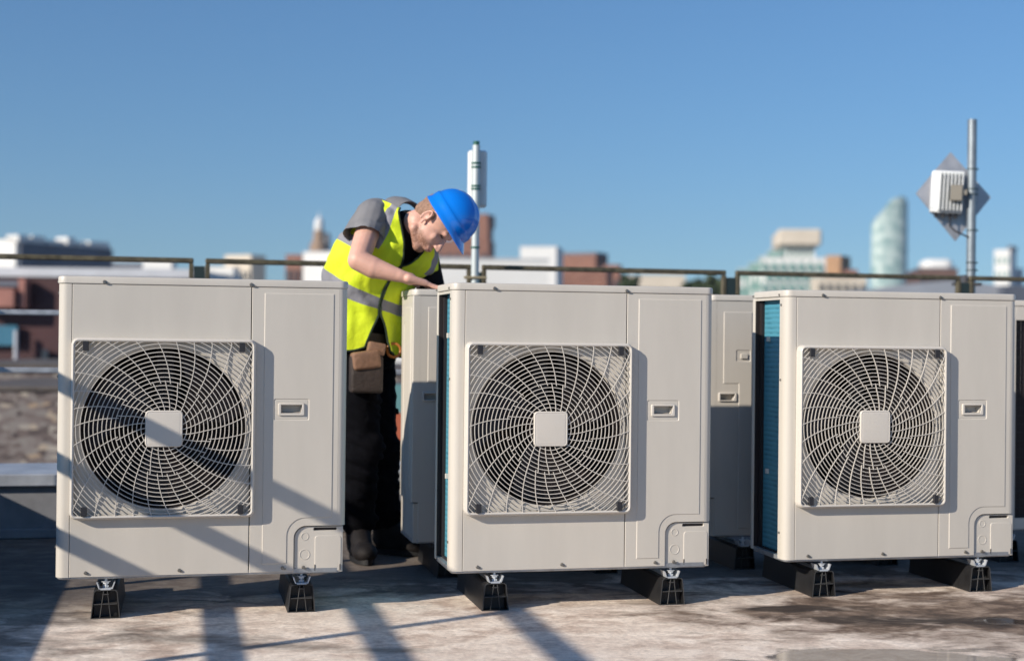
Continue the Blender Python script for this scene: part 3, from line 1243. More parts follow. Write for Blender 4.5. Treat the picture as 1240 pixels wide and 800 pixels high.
# hospital-like block
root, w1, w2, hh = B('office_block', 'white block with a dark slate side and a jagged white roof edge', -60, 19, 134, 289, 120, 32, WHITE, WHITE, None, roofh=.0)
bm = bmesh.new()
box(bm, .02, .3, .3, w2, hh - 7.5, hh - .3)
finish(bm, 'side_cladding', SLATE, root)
bm = bmesh.new()
random.seed(3)
yy = 0
while yy < w2 - 2:
    st = random.uniform(1.0, 2.8)
    box(bm, -1.2, .35, yy, yy + st * .8, hh - .25, hh + random.uniform(.05, .55))
    yy += st
finish(bm, 'roof_plant', WHITE, root)
B('low_building', 'low dark flat-roofed building beside the slate-sided block', 136, 176, 178, 318, 90, 5, SLATE, LEDGE, (4, 1, 2.4))
B('white_kiosk', 'small white rooftop box on the pale low terrace', 173, 208, 214, 315, 70, 10, WHITE, WHITE, (3, 1, 1.2))
B('terrace_building', 'pale low terrace running towards the first railing posts', 60, 282, 284, 331, 60, 0, WHITE, WHITE, (14, 1, 1.0), roofh=.005)
B('white_house', 'white low house showing just past the first railing posts', 248, 283, 290, 323, 110, 12, WHITE, CREAM, (4, 2, 3))
B('cream_block', 'cream box building with a dark grey shaded side', 272, 304, 322, 308, 150, 30, CREAM, CREAM, (5, 2, 3.4), roofh=.02)
B('brick_block', 'narrow red-brown brick block beside the domed spire', 346, 366, 371, 308, 160, 15, BRICK_RED, BRICK_RED, (3, 3, 3.4))
B('white_hall', 'white hall at the foot of the domed stone spire', 367, 410, 452, 304, 140, 20, WHITE, LEDGE, None)

# domed stone spire
STONE = mat('brown_stone', (.34, .24, .17), .85, vary=.2, scale=.3)
Ys = 260
s = Ys / F_PX
c = at(386, 310, Ys)
root = thing('church_spire', 'brown stone spire with a white dome on top beside the worker', 'spire', (c.x, Ys, BOT))
zz = lambda py: at(386, py, Ys).z - BOT
bm = bmesh.new()
sec = [(BOT - BOT, 17), (zz(312), 17), (zz(304), 12), (zz(303), 10), (zz(296), 10), (zz(294), 8), (zz(282), 6.5), (zz(279), 7)]
loft(bm, [[(math.cos(R(45 * k + 22.5)) * w * s, math.sin(R(45 * k + 22.5)) * w * s, z) for k in range(8)] for z, w in sec])
finish(bm, 'tower', STONE, root)
bm = bmesh.new()
sec = [(zz(279), 5.5), (zz(272), 5.8), (zz(267), 5.0), (zz(263.5), 2.6), (zz(262), .8), (zz(256), .5)]
loft(bm, [[(math.cos(R(30 * k)) * w * s, math.sin(R(30 * k)) * w * s, z) for k in range(12)] for z, w in sec])
finish(bm, 'dome', WHITE, root)
bm = bmesh.new()
for dx, w, t0, t1 in ((10, 4, 281, 306), (-9, 3, 293, 306)):
    loft(bm, [[(dx * s + math.cos(R(45 * k)) * w_ * s, math.sin(R(45 * k)) * w_ * s, z) for k in range(8)] for z, w_ in ((zz(t1), w), (zz(t0 + 6), w), (zz(t0 + 2), w * .7), (zz(t0), .5))])
finish(bm, 'turret', SLATE, root)

# behind the helmet: stepped brick tower and long white building
root, w1, w2, hh = B('brick_tower', 'stepped red brick tower rising behind the blue helmet', 548, 591, 597, 274, 200, 14, BRICK_RED, BRICK_RED, (3, 4, 3.6))
bm = bmesh.new()
t_ = at(570, 258, 200).z - BOT
box(bm, -w1 * .55, -w1 * .06, 1, 5, hh, t_)
finish(bm, 'upper_stage', BRICK_RED, root)
B('brick_annex', 'lower brick annex at the foot of the stepped tower', 528, 592, 599, 291, 180, 8, BRICK_RED, BRICK_RED, (6, 2, 3))
B('long_white_building', 'long white flat building behind the slim antenna pole', 470, 664, 668, 313, 80, 0, WHITE, LEDGE, None, roofh=.01)
B('white_roof_box', 'taller plain white box on the long white building', 630, 674, 682, 298, 95, 9, WHITE, LEDGE, None, roofh=.02)
B('glass_and_brick_block', 'brown brick block with a slate end beside the white box', 676, 722, 736, 305, 150, 25, BRICK_RED, SLATE, (4, 3, 3.3), roofh=.06)
B('brick_wing', 'lower brown brick wing stepping down towards the trees', 730, 750, 753, 320, 145, 15, BRICK_RED, SLATE, (3, 2, 3))
B('brick_frontage_building', 'brown brick frontage below the stepped wing', 664, 735, 742, 325, 120, 10, BRICK_RED, BRICK_RED, (6, 1, 3))
B('cream_warehouse', 'long low cream warehouse behind the middle unit', 750, 830, 838, 333, 230, 4, CREAM, CREAM, (12, 1, 3.6))

# patterned white building with steps
root, w1, w2, hh = B('patterned_building', 'white building with a pattern of small green diamonds and a raised top block', 923, 1001, 1006, 312, 240, 6, WHITE, WHITE, None, roofh=.01)
bm = bmesh.new()
n_ = 0
me_d = None
for r_ in range(5):
    for k in range(7):
        if me_d is None:
            bmd = bmesh.new()
            loft(bmd, [[(-.75, y, 0), (0, y, -1.0), (.75, y, 0), (0, y, 1.0)] for y in (-.25, .05)])
            bmesh.ops.recalc_face_normals(bmd, faces=bmd.faces[:])
            me_d = bpy.data.meshes.new('window')
            bmd.to_mesh(me_d)
            bmd.free()
            me_d.materials.append(TEALG)
        ob = bpy.data.objects.new('window', me_d)
        COL.objects.link(ob)
        ob.parent = root
        ob.location = (-w1 + w1 * (k + .5 + (.25 if r_ % 2 else -.2)) / 7.1, -.05, hh - 1.6 - r_ * 1.75)
bm.free()
px = lambda a: a * 240 / F_PX
bm = bmesh.new()
z1, z2, z3 = at(970, 312, 240).z - BOT, at(970, 297, 240).z - BOT, at(970, 277, 240).z - BOT
box(bm, -px(50), -px(13), 2, 12, z1, z2)
finish(bm, 'neck_storey', TEALG, root)
bm = bmesh.new()
for k in range(5):
    box(bm, -px(48) + k * px(8), -px(45) + k * px(8), 1.7, 2.2, z1, z2)
finish(bm, 'fin', WHITE, root)
bm = bmesh.new()
box(bm, -px(58), -px(6), 0, 14, z2, z3, .3)
finish(bm, 'top_block', CREAM, root)
for i, (a, b_, tp) in enumerate(((894, 912, 325), (908, 922, 318), (920, 934, 310), (931, 946, 303))):
    o_, _w, _d, _h = B('stepped_block', 'green-glazed step %s the patterned building' % ['lowest, far off from', 'second lowest beside', 'third up beside', 'topmost, against'][i], a, b_, b_ + 2, tp, 246 - i, 6, TEALG, WHITE, (2, 3, 3.2), WHITE, roofh=.05)
B('orange_brick_tower', 'orange brick block with a dark shaded side next to the patterned building', 1000, 1018, 1030, 309, 180, 30, BRICK_OR, BRICK_OR, None)
B('brick_stub', 'small dark brick building below the orange block', 1022, 1039, 1041, 326, 178, 10, BRICK_RED, SLATE, (2, 1, 2))
B('cream_low_building', 'low cream building in front of the orange brick block', 990, 1050, 1052, 336, 120, 0, CREAM, CREAM, (6, 1, 1))

# curved glass tower with a slanted top
MOT = mat('mottled_glass', (.58, .68, .64), .4, color2=(.24, .38, .37), scale=.35, detail=3, spec=.6)
Yt = 620
s = Yt / F_PX
c = at(1076, 345, Yt)
root = thing('glass_tower', 'tall pale green glass tower with a curved slanting top', 'tower', (c.x, Yt, BOT))
bm = bmesh.new()
rings = []
n = 32
ttab = [(-22, 0), (-16, 9), (-8, 17), (-2, 24), (3, 31), (8, 35), (14, 36), (19, 33), (22, 28)]


def tp(dx):
    dx = max(-22, min(22, dx))
    for (a0, b0_), (a1, b1_) in zip(ttab, ttab[1:]):
        if dx <= a1:
            return at(1076, 274 - (b0_ + (b1_ - b0_) * (dx - a0) / (a1 - a0)), Yt).z - BOT
lv = [0, .3, .6, .8, .9, 1.0]
for f_ in lv:
    ring = []
    for k in range(n):
        a = 2 * PI * k / n
        x, y = 21.5 * math.cos(a), 12 * math.sin(a)
        base_h = at(1076, 275, Yt).z - BOT
        z = base_h * min(1, f_ / .8) if f_ <= .8 else base_h + (tp(x) - base_h) * (f_ - .8) / .2
        ring.append((x * s, y * s, z))
    rings.append(ring)
loft(bm, rings)
finish(bm, 'glass_wall', MOT, root)
bm = bmesh.new()
for dx in (21.9,):
    box(bm, (dx - 5) * s, dx * s, -2 * s, 3 * s, 0, at(1076, 245, Yt).z - BOT)
finish(bm, 'spine', mat('tower_spine', (.05, .11, .12), .5), root)

root, w1, w2, hh = B('drum_top_building', 'dark brown block with a white rounded roof drum before the thick pole', 1113, 1160, 1166, 324, 260, 8, mat('brown_cladding', (.13, .075, .06), .7, vary=.2, scale=.4), SLATE, (5, 2, 3.2))
bm = bmesh.new()
z0, z1 = hh, at(1138, 313, 260).z - BOT
lo = rrect(-w1 * .88, -w1 * .08, .6, 8, 1.5, 5)
loft(bm, [[(x, y, z) for x, y in offset(lo, i)] for z, i in ((z0, 0), (z1 - .7, 0), (z1 - .2, .3), (z1, .9))])
finish(bm, 'roof_drum', WHITE, root)
root, w1, w2, hh = B('white_tower', 'slim white tower block with a dark shaded side at the skyline end', 1204, 1223, 1231, 302, 420, 28, WHITE, WHITE, (3, 9, 4.2), TEALG, roofh=.02)
bm = bmesh.new()
box(bm, -w1 * .2, .6, .8, w2 * .8, hh, at(1225, 297, 420).z - BOT)
finish(bm, 'roof_plant', SLATE, root)
B('tower_annex', 'lower grey annex beside the slim white tower', 1226, 1239, 1242, 325, 430, 20, LEDGE, SLATE, (2, 4, 4))

# grey humped metal roof close by
Yh = 40
s = Yh / F_PX
root = thing('vaulted_roof_building', 'low building with a shallow grey humped metal roof behind the end unit', 'building', (0, Yh, BOT))
bm = bmesh.new()
prof = [(1035, 353), (1060, 349), (1100, 344), (1150, 339.5), (1180, 341), (1215, 347), (1262, 354)]
pts = [at(a, b_, Yh) for a, b_ in prof]
ring0 = [(p.x, 0, p.z - BOT) for p in pts] + [(pts[-1].x, 0, pts[-1].z - BOT - .5), (pts[0].x, 0, pts[0].z - BOT - .5)]
loft(bm, [ring0, [(x, 14, z) for x, y, z in ring0]])
finish(bm, 'metal_roof', LEAD, root)
bm = bmesh.new()
box(bm, pts[0].x + .3, pts[-1].x - .3, .4, 13.5, 0, pts[0].z - BOT - .45)
finish(bm, 'wall', PARAP, root)
bm = bmesh.new()
a, b_ = at(1208, 346.5, Yh), at(1240, 352, Yh)
box(bm, a.x, b_.x, -.5, .3, b_.z - BOT - .4, a.z - BOT)
finish(bm, 'dark_gable', SLATE, root)

# orange and teal site cabin, seen through the slot between the worker and the second-row unit
root, w1, w2, hh = B('site_cabin', 'orange and teal cabin showing between the worker and the unit he touches', 452, 520, 521, 466, 13, 0, mat('orange_panel', (.42, .10, .045), .6, vary=.2, scale=.8), mat('teal_panel', (.10, .24, .25), .6), None, roofh=.50, cat='cabin')

# ------------------------------------------------------------------ trees on the skyline right of the warehouse
LEAF = mat('leaf_green', (.055, .085, .035), .7, vary=.5, scale=.3)
BARK = mat('bark', (.10, .07, .05), .9)


def tree(px_, top, Y, wpx, label, seed):
    rnd = random.Random(seed)
    c = at(px_, top, Y)
    hgt = c.z - BOT
    rad_ = wpx / 2 * Y / F_PX
    root = thing('tree', label, 'tree', (c.x, Y, BOT), group='trees on the skyline beyond the roof')
    bm = bmesh.new()
    tube(bm, [(0, 0, 0), (.1, 0, hgt * .45), (0, .1, hgt * .8)], [.4, .3, .12], 8)
    for k in range(6):
        a = k * PI / 3
        tube(bm, [(0, 0, hgt * (.5 + .05 * k)), (math.cos(a) * rad_ * .6, math.sin(a) * rad_ * .6, hgt * (.68 + .04 * k))], [.16, .05], 6)
    finish(bm, 'trunk', BARK, root)
    bm = bmesh.new()
    clumps = [(Vector((rnd.uniform(-.75, .75) * rad_, rnd.uniform(-.6, .6) * rad_, hgt - rad_ * rnd.uniform(.25, 1.5))), rad_ * rnd.uniform(.22, .42)) for _ in range(22)]
    for cc, rr_ in clumps:
        for _ in range(110):
            d = Vector((rnd.gauss(0, 1), rnd.gauss(0, 1), rnd.gauss(0, 1))).normalized()
            p = cc + d * rr_ * rnd.uniform(.5, 1.05)
            a = Vector((rnd.gauss(0, 1), rnd.gauss(0, 1), rnd.gauss(0, 1))).normalized() * .22
            b_ = d.cross(a).normalized() * .16
            bm.faces.new([bm.verts.new(p - a), bm.verts.new(p + b_), bm.verts.new(p + a), bm.verts.new(p - b_)])
    finish(bm, 'crown', LEAF, root)


tree(762, 332, 130, 26, 'dark green tree at the corner of the brown brick wing', 1)
tree(838, 336, 120, 26, 'green tree at the end of the cream warehouse', 2)
tree(857, 334, 125, 30, 'round green tree behind the far corner of the middle unit', 3)
tree(880, 338, 122, 26, 'green tree partly behind the railing posts past the middle unit', 4)

# ------------------------------------------------------------------ the worker
SKIN = mat('skin', (.68, .39, .30), .5, vary=.10, scale=14, bump=.05, bscale=180)
SKIN.node_tree.nodes["Principled BSDF"].inputs["Subsurface Weight"].default_value = .08
SKIN.node_tree.nodes["Principled BSDF"].inputs["Subsurface Radius"].default_value = (.012, .005, .003)
_n = SKIN.node_tree
_b = _n.nodes["Principled BSDF"]
_at = _n.nodes.new("ShaderNodeAttribute")
_at.attribute_name = 'stubble'
_no = _n.nodes.new("ShaderNodeTexNoise")
_no.inputs["Scale"].default_value = 170
_mp = _n.nodes.new("ShaderNodeMapRange")
_mp.inputs["From Min"].default_value = .35
_mp.inputs["From Max"].default_value = .6
_mp.inputs["To Min"].default_value = .35
_mp.inputs["To Max"].default_value = .85
_n.links.new(_no.outputs["Fac"], _mp.inputs["Value"])
_mu = _n.nodes.new("ShaderNodeMath")
_mu.operation = 'MULTIPLY'
_n.links.new(_at.outputs["Fac"], _mu.inputs[0])
_n.links.new(_mp.outputs["Result"], _mu.inputs[1])
_mx = _n.nodes.new("ShaderNodeMix")
_mx.data_type = 'RGBA'
_n.links.new(_mu.outputs[0], _mx.inputs[0])
_n.links.new(_b.inputs["Base Color"].links[0].from_socket, _mx.inputs[6])
_mx.inputs[7].default_value = (.20, .095, .055, 1)
_n.links.new(_mx.outputs[2], _b.inputs["Base Color"])
SHIRT = mat('grey_shirt', (.20, .20, .21), .9, vary=.12, scale=9, bump=.35, bscale=16)
SHIRTD = mat('dark_shirt', (.010, .010, .012), .9, spec=.1, vary=.2, scale=9, bump=.3, bscale=20)
TROUS = mat('navy_trousers', (.003, .0032, .005), .9, spec=.08, vary=.3, scale=8, bump=.5, bscale=13)
BOOT = mat('dark_boot', (.012, .010, .010), .7, spec=.25, vary=.3, scale=20, bump=.2, bscale=60)
HELM = mat('blue_helmet', (.002, .19, .75), .22, coat=.6)
HAIR = mat('cropped_hair', (.30, .18, .125), .85, vary=.3, scale=80, bump=.3, bscale=300)
TRIM = mat('vest_binding', (.01, .025, .012), .8)
LEATH = mat('tan_leather', (.21, .115, .07), .65, vary=.3, scale=14, bump=.3, bscale=60)
LEATHD = mat('brown_leather', (.035, .024, .02), .7, vary=.3, scale=14, bump=.3, bscale=60)


def vest_material():
    m = bpy.data.materials.new('hi_vis_vest')
    m.use_nodes = True
    nt = m.node_tree
    N, Lk = nt.nodes.new, nt.links.new
    b = nt.nodes["Principled BSDF"]
    uvn = N("ShaderNodeUVMap")
    uvn.uv_map = 'UVMap'
    sp = N("ShaderNodeSeparateXYZ")
    Lk(uvn.outputs[0], sp.inputs[0])
    ph, tt = sp.outputs["X"], sp.outputs["Y"]

    def mth(op, a, c):
        x = N("ShaderNodeMath")
        x.operation = op
        for i, v in enumerate((a, c)):
            if isinstance(v, (int, float)):
                x.inputs[i].default_value = v
            elif v is not None:
                Lk(v, x.inputs[i])
        return x.outputs[0]

    def band(v, lo, hi):
        return mth('MULTIPLY', mth('GREATER_THAN', v, lo), mth('LESS_THAN', v, hi))
    # u runs 0..1 for phi 0..2pi ; |phi| folded so that both fronts share a rule
    fold = mth('MINIMUM', ph, mth('SUBTRACT', 1.0, ph))
    m1 = mth('MAXIMUM', band(tt, V_B1[0], V_B1[1]), mth('MULTIPLY', band(tt, V_B2[0], V_B2[1]), mth('GREATER_THAN', fold, V_S[1])))
    m2 = mth('MULTIPLY', band(fold, V_S[0], V_S[1]), mth('GREATER_THAN', tt, V_B2[1] - .01))
    msk = mth('MAXIMUM', m1, m2)
    n = N("ShaderNodeTexNoise")
    n.inputs["Scale"].default_value = 9
    r = N("ShaderNodeValToRGB")
    r.color_ramp.elements[0].color = (.55, .70, .006, 1)
    r.color_ramp.elements[1].color = (.78, .93, .02, 1)
    Lk(n.outputs["Fac"], r.inputs["Fac"])
    mx = N("ShaderNodeMix")
    mx.data_type = 'RGBA'
    Lk(msk, mx.inputs[0])
    Lk(r.outputs["Color"], mx.inputs[6])
    mx.inputs[7].default_value = (.24, .24, .27, 1)
    Lk(mx.outputs[2], b.inputs["Base Color"])
    b.inputs["Roughness"].default_value = .75
    b.inputs["Sheen Weight"].default_value = .1
    n2 = N("ShaderNodeTexNoise")
    n2.inputs["Scale"].default_value = 22
    n2.inputs["Detail"].default_value = 3
    bp = N("ShaderNodeBump")
    bp.inputs["Strength"].default_value = .30
    bp.inputs["Distance"].default_value = .01
    Lk(n2.outputs["Fac"], bp.inputs["Height"])
    Lk(bp.outputs["Normal"], b.inputs["Normal"])
    return m


V_B1, V_B2, V_S = (.215, .295), (.46, .53), (.092, .140)
X3, Y3, Z3 = Vector((1, 0, 0)), Vector((0, 1, 0)), Vector((0, 0, 1))


def ortho(L, U):
    U = Vector(U).normalized()
    L = Vector(L)
    L = (L - U * L.dot(U)).normalized()
    return L, L.cross(U).normalized(), U      # left, front, up


person = thing('person', 'worker in blue helmet and yellow hi-vis vest leaning over a condenser unit', 'person', at(440, 672, 6.03) * 1.0)
pl = person.location.copy()
pl.z = 0
person.location = pl


def kid(o):
    """keep geometry where it was modelled while hanging it under the person"""
    for v in o.data.vertices:
        v.co -= pl
    return o


# head frame
HF = Vector((.45, -.27, -.85)).normalized()
HR, _f, HU = None, None, None
HU = Vector((.86, -.06, .50))
HU = (HU - HF * HU.dot(HF)).normalized()
HR = HF.cross(HU).normalized()
HC = at(525.5, 270.5, 5.76)
hp = lambda f, u, r: HC + HF * f + HU * u + HR * r
hax = (HF, HU, HR)

prims = []
# torso and pelvis
Lp, Fp, Up = ortho((.42, .90, 0), (.1, 0, 1))
Lc, Fc, Uc = ortho((.66, .55, -.46), (.42, .06, .86))
pel = at(440, 415, 6.0)
wai = at(443, 375, 5.97)
che = at(469, 312, 5.89)
uch = at(482, 286, 5.85)
nb = at(494, 275, 5.82)
shR, shL = at(451, 263, 5.77), at(514, 314, 5.93)
elR, wrR = at(434, 315, 5.62), at(487, 341, 5.60)
elL, wrL = at(526, 368, 6.02), at(552, 347, 5.86)
hipR, hipL = at(434, 422, 5.93), at(452, 424, 6.08)
knR, knL = at(437, 548, 5.93), at(459, 545, 6.08)
anR, anL = at(434, 655, 5.99), at(466, 646, 6.14)
prims += [('e', pel, (Lp, Fp, Up), (.16, .115, .12)), ('e', wai, (Lp, Fp, Up), (.145, .11, .13)), ('e', che, (Lc, Fc, Uc), (.148, .100, .14)),
          ('e', uch, (Lc, Fc, Uc), (.150, .080, .075)), ('c', uch, nb, .054, .055), ('c', nb, hp(-.035, -.055, 0), .057, .056),
          ('c', shR, uch, .055, .06), ('c', shL, uch, .055, .06)]
# head
prims += [('e', hp(-.012, .035, 0), hax, (.098, .085, .076)), ('e', hp(.022, -.03, 0), hax, (.068, .080, .062)),
          ('c', hp(.055, -.098, .012), hp(.055, -.098, -.012), .023, .023), ('c', hp(-.005, -.075, .046), hp(.052, -.100, .014), .020, .018),
          ('c', hp(-.005, -.075, -.046), hp(.052, -.100, -.014), .020, .018), ('e', hp(.045, -.06, 0), hax, (.045, .042, .042)),
          ('c', hp(.074, .026, .028), hp(.074, .026, -.028), .0145, .0145), ('c', hp(.084, .008, 0), hp(.108, -.032, 0), .009, .012),
          ('e', hp(.098, -.036, .010), hax, (.011, .008, .008)), ('e', hp(.098, -.036, -.010), hax, (.011, .008, .008)),
          ('c', hp(.086, -.062, .018), hp(.086, -.062, -.018), .0085, .0085), ('c', hp(.082, -.075, .015), hp(.082, -.075, -.015), .009, .009),
          ('e', hp(.060, -.022, .038), hax, (.018, .022, .016)), ('e', hp(.060, -.022, -.038), hax, (.018, .022, .016))]
for s in (1, -1):
    # ear: rim and lobe
    for k in range(7):
        a0, a1 = R(-60 + k * 42), R(-60 + (k + 1) * 42)
        pe = lambda a: hp(-.012 - .016 * math.cos(a) * 1.0, -.005 + .029 * math.sin(a), s * (.074 + .010 * (1 - .4 * math.cos(a + .6))))
        if k < 6:
            prims.append(('c', pe(a0), pe(a1), .0048, .0048))
    prims.append(('e', hp(-.010, -.006, s * .072), hax, (.014, .026, .007)))
    prims.append(('e', hp(-.002, -.034, s * .076), hax, (.007, .009, .005)))
# arms
prims += [('c', shR, elR, .054, .043), ('c', elR, elR + (wrR - elR) * .35, .043, .044), ('c', elR + (wrR - elR) * .35, wrR, .043, .025),
          ('c', shL, elL, .054, .043), ('c', elL, wrL, .040, .019)]


def hand(w_, fwd, up, thumb, curl, zt, hs_=1.0, lift=.004):
    fwd = fwd.normalized()
    up = (up - fwd * up.dot(fwd)).normalized()
    sd = fwd.cross(up) * (1 if thumb > 0 else -1)       # towards the little finger
    k0 = w_ + fwd * .035
    fwd0 = fwd
    out = [('c', w_ - fwd * .010, k0, .0215 * hs_, .022 * hs_)]
    for off, ln in ((-.030, .078), (-.010, .086), (.010, .080), (.029, .062)):
        a = w_ + fwd * .022 + sd * off * .7 - up * .002
        b_ = w_ + fwd * .095 + sd * off - up * .004 * 0
        b_ = b_ + Z3 * (lift - abs(off) * .25)
        out.append(('c', a, b_, .0165 * hs_, .0112))
        p = b_
        for seg, dr in ((.46, .18), (.30, .45), (.24, .75)):
            q = p + (fwd * math.cos(dr * curl) - up * math.sin(dr * curl)).normalized() * ln * seg + sd * off * .16
            q.z = max(q.z, zt + .0085)
            out.append(('c', p, q, .0095, .0082))
            p = q
    a = w_ + fwd * .028 - sd * .026
    b_ = a + fwd * .030 - sd * .026 - up * .004
    c_ = b_ + fwd * .030 - sd * .010 - up * .006
    for q in (b_, c_):
        q.z = max(q.z, zt + .010)
    out += [('c', a, b_, .0155, .0115), ('c', b_, c_, .011, .0088)]
    return out


ZTOP = ZB + H
wrR.z = ZTOP + .050
wrL.z = ZTOP + .008
prims += hand(wrR, Vector((.90, .30, -.27)), Vector((0, 0, 1)), 1, .80, ZTOP, 1.12, .008)
prims += hand(wrL, Vector((.85, -.35, -.10)), Vector((0, 0, 1)), -1, .5, ZTOP, .7, .0)
# legs
prims += [('c', hipR, knR, .082, .055), ('c', knR, anR, .055, .040), ('c', hipL, knL, .082, .055), ('c', knL, anL, .055, .040)]
toR = Vector((.30, -.95, 0)).normalized()
toL = Vector((.96, -.28, 0)).normalized()
for an, to in ((anR, toR), (anL, toL)):
    an.z = .10
    prims.append(('c', an - Z3 * .045, an + to * .13 - Z3 * .06, .034, .028))
body = blob('body', prims, SKIN, person, voxel=.0040, smooth=6, factor=.55)
for v_ in ():
    pass
st_ = body.data.attributes.new('stubble', 'FLOAT', 'POINT')
for v_ in body.data.vertices:
    d_ = v_.co - HC
    f_, u_, r_ = d_.dot(HF), d_.dot(HU), abs(d_.dot(HR))
    a_ = max(0, min(1, (-.046 - u_ + .25 * max(0, .045 - f_)) / .016)) * max(0, min(1, (f_ + .012) / .02)) * max(0, min(1, (.20 + u_) / .03)) if d_.length < .17 else 0
    lipz = max(0, 1 - ((f_ - .092) ** 2 + (u_ + .068) ** 2) / .00022) if r_ < .022 else 0
    st_.data[v_.index].value = a_ * (1 - min(1, lipz * 2))
kid(body)

# eyes, brows, hair
bm = bmesh.new()
for s in (1, -1):
    t = bmesh.new()
    bmesh.ops.create_icosphere(t, subdivisions=2, radius=1)
    for v in t.verts:
        v.co = hp(.0755, .006, s * .031) + HF * v.co.x * .006 + HU * v.co.y * .0045 + HR * v.co.z * .013
    join(bm, t)
    kk = [hp(.082, .007, s * .017), hp(.083, .003, s * .030), hp(.072, .005, s * .045)]
    tube(bm, kk, .0018, 6)
kid(finish(bm, 'eyelid', mat('eyelash', (.045, .025, .02), .6), person))
bm = bmesh.new()
for s in (1, -1):
    tube(bm, [hp(.0865, .026, s * .013), hp(.0845, .030, s * .028), hp(.075, .029, s * .043)], [.0018, .003, .0015], 6)
kid(finish(bm, 'eyebrow', HAIR, person))
bm = bmesh.new()
tube(bm, [hp(.0915, -.0685, .021), hp(.0955, -.0685, 0), hp(.0915, -.0685, -.021)], .0022, 6)
kid(finish(bm, 'mouth', mat('lips', (.30, .10, .09), .5), person))
hair = blob('hair', [('e', hp(-.020, .035, 0), hax, (.094, .082, .0765)), ('e', hp(-.055, -.005, 0), hax, (.052, .052, .060)), ('c', hp(-.035, .0, .066), hp(.0, .012, .071), .012, .010), ('c', hp(-.035, .0, -.066), hp(.0, .012, -.071), .012, .010)], HAIR, person, voxel=.005, smooth=3)
kid(hair)
# helmet
bm = bmesh.new()
hc = hp(.012, .072, 0)
helF = (HF + HU * .08).normalized()
helU = (HU - helF * HU.dot(helF)).normalized()
NP = 64
outr, inr = [], []
aF, aR_, aU = .119, .106, .112


def hring(scale, h, ext=0.0, drop=0.0, ridge=True):
    ring = []
    for k in range(NP):
        a = 2 * PI * k / NP
        cf, cr_ = math.cos(a), math.sin(a)
        e = ext
        if ext:
            e = ext * (.35 + 2.3 * max(0, cf) ** 5)
        dd = drop * (1 + .8 * max(0, cf) ** 4)
        f, r_ = cf * (aF * scale + e), cr_ * (aR_ * scale + e * .8)
        hh_ = h - dd
        if ridge and h > 0:
            rg = .0045 * math.exp(-((abs(r_) - .0) / .014) ** 2) + .003 * math.exp(-((abs(r_) - .042) / .009) ** 2)
            hh_ += rg * min(1, h / aU * 1.6)
        ring.append(hc + helF * f + helU * hh_ + HR * r_)
    return ring


rows = []
for i in range(1, 17):
    th = PI / 2 * i / 16
    hh0 = aU * math.cos(th) ** .92 if i < 16 else 0.0
    if i == 15:
        rows.append(hring(.962, .0215))
        rows.append(hring(.985, .0185))
    rows.append(hring((math.sin(th) ** .92) * (.962 if i < 15 else 1.0), hh0 if i < 15 else min(hh0, .014)))
rows.append(hring(1.0, -.012))
rows.append(hring(1.0, -.016, .003, .0))
rows.append(hring(1.0, -.020, .010, .004))
rows.append(hring(1.0, -.026, .0155, .006))
rows.append(hring(1.0, -.029, .0150, .006))
rows.append(hring(.965, -.020, 0, 0))
for i in range(15, 0, -1):
    th = PI / 2 * i / 16
    rows.append(hring(.965 * math.sin(th), aU * .965 * math.cos(th), ridge=False))
loft(bm, rows)
kid(finish(bm, 'helmet', HELM, person, angle=50))
bm = bmesh.new()
loft(bm, [hring(.955, .010), hring(.955, -.026), hring(.93, -.026), hring(.93, .010)], cap0=False, cap1=False)
kid(finish(bm, 'helmet_band', mat('helmet_band_white', (.6, .62, .6), .6), person))

# shirt: body, sleeves, collar
shirt = blob('shirt', [('e', wai, (Lp, Fp, Up), (.150, .118, .15)), ('e', che, (Lc, Fc, Uc), (.168, .120, .15)), ('e', uch, (Lc, Fc, Uc), (.165, .10, .095)),
                       ('c', shR, uch, .050, .060), ('c', shL, uch, .052, .06), ('e', pel, (Lp, Fp, Up), (.160, .125, .10)), ('c', uch, nb - (nb - uch) * .12, .084, .076), ('c', che, uch, .10, .09)], SHIRTD, person, voxel=.006, smooth=5)
kid(shirt)
slE = shR + (elR - shR) * .44
dR = (elR - shR).normalized()
sleeve = blob('shirt_sleeve', [('c', shR - dR * .0, slE + dR * .06, .074, .070), ('e', shR + Vector((.01, .03, .010)), (X3, Y3, Z3), (.082, .075, .072)), ('c', shR + Vector((-.025, 0, -.02)), slE + Vector((-.040, .01, .01)) + dR * .04, .062, .060),
                               ('c', shR, shR.lerp(uch, .5) + Uc * .02, .066, .045)], SHIRT, person, voxel=.005, smooth=5,
              cut=[(slE, (dR + Vector((-.0, 0, -.35))).normalized())])
kid(sleeve)
for v in sleeve.data.vertices:
    c_ = v.co
    v.co = c_ + v.normal * (.0085 * (abs(noise.noise(Vector((c_.x * 5 + c_.z * 9, c_.y * 5, c_.z * 20 - c_.x * 15)))) * 2 - .6) * min(1, max(.15, (shR.z - pl.z + .05 - c_.z) * 9)))
dL = (elL - shL).normalized()
slL = shL + (elL - shL) * .62
sleeve2 = blob('shirt_sleeve', [('c', shL, slL + dL * .06, .062, .060)], SHIRTD, person, voxel=.006, smooth=4, cut=[(slL, dL)])
kid(sleeve2)
bm = bmesh.new()
cdir = (hp(-.035, -.055, 0) - nb).normalized()
c1 = at(490, 268, 5.835)
cl, cf_, cu = ortho(Lc, cdir)
rings = []
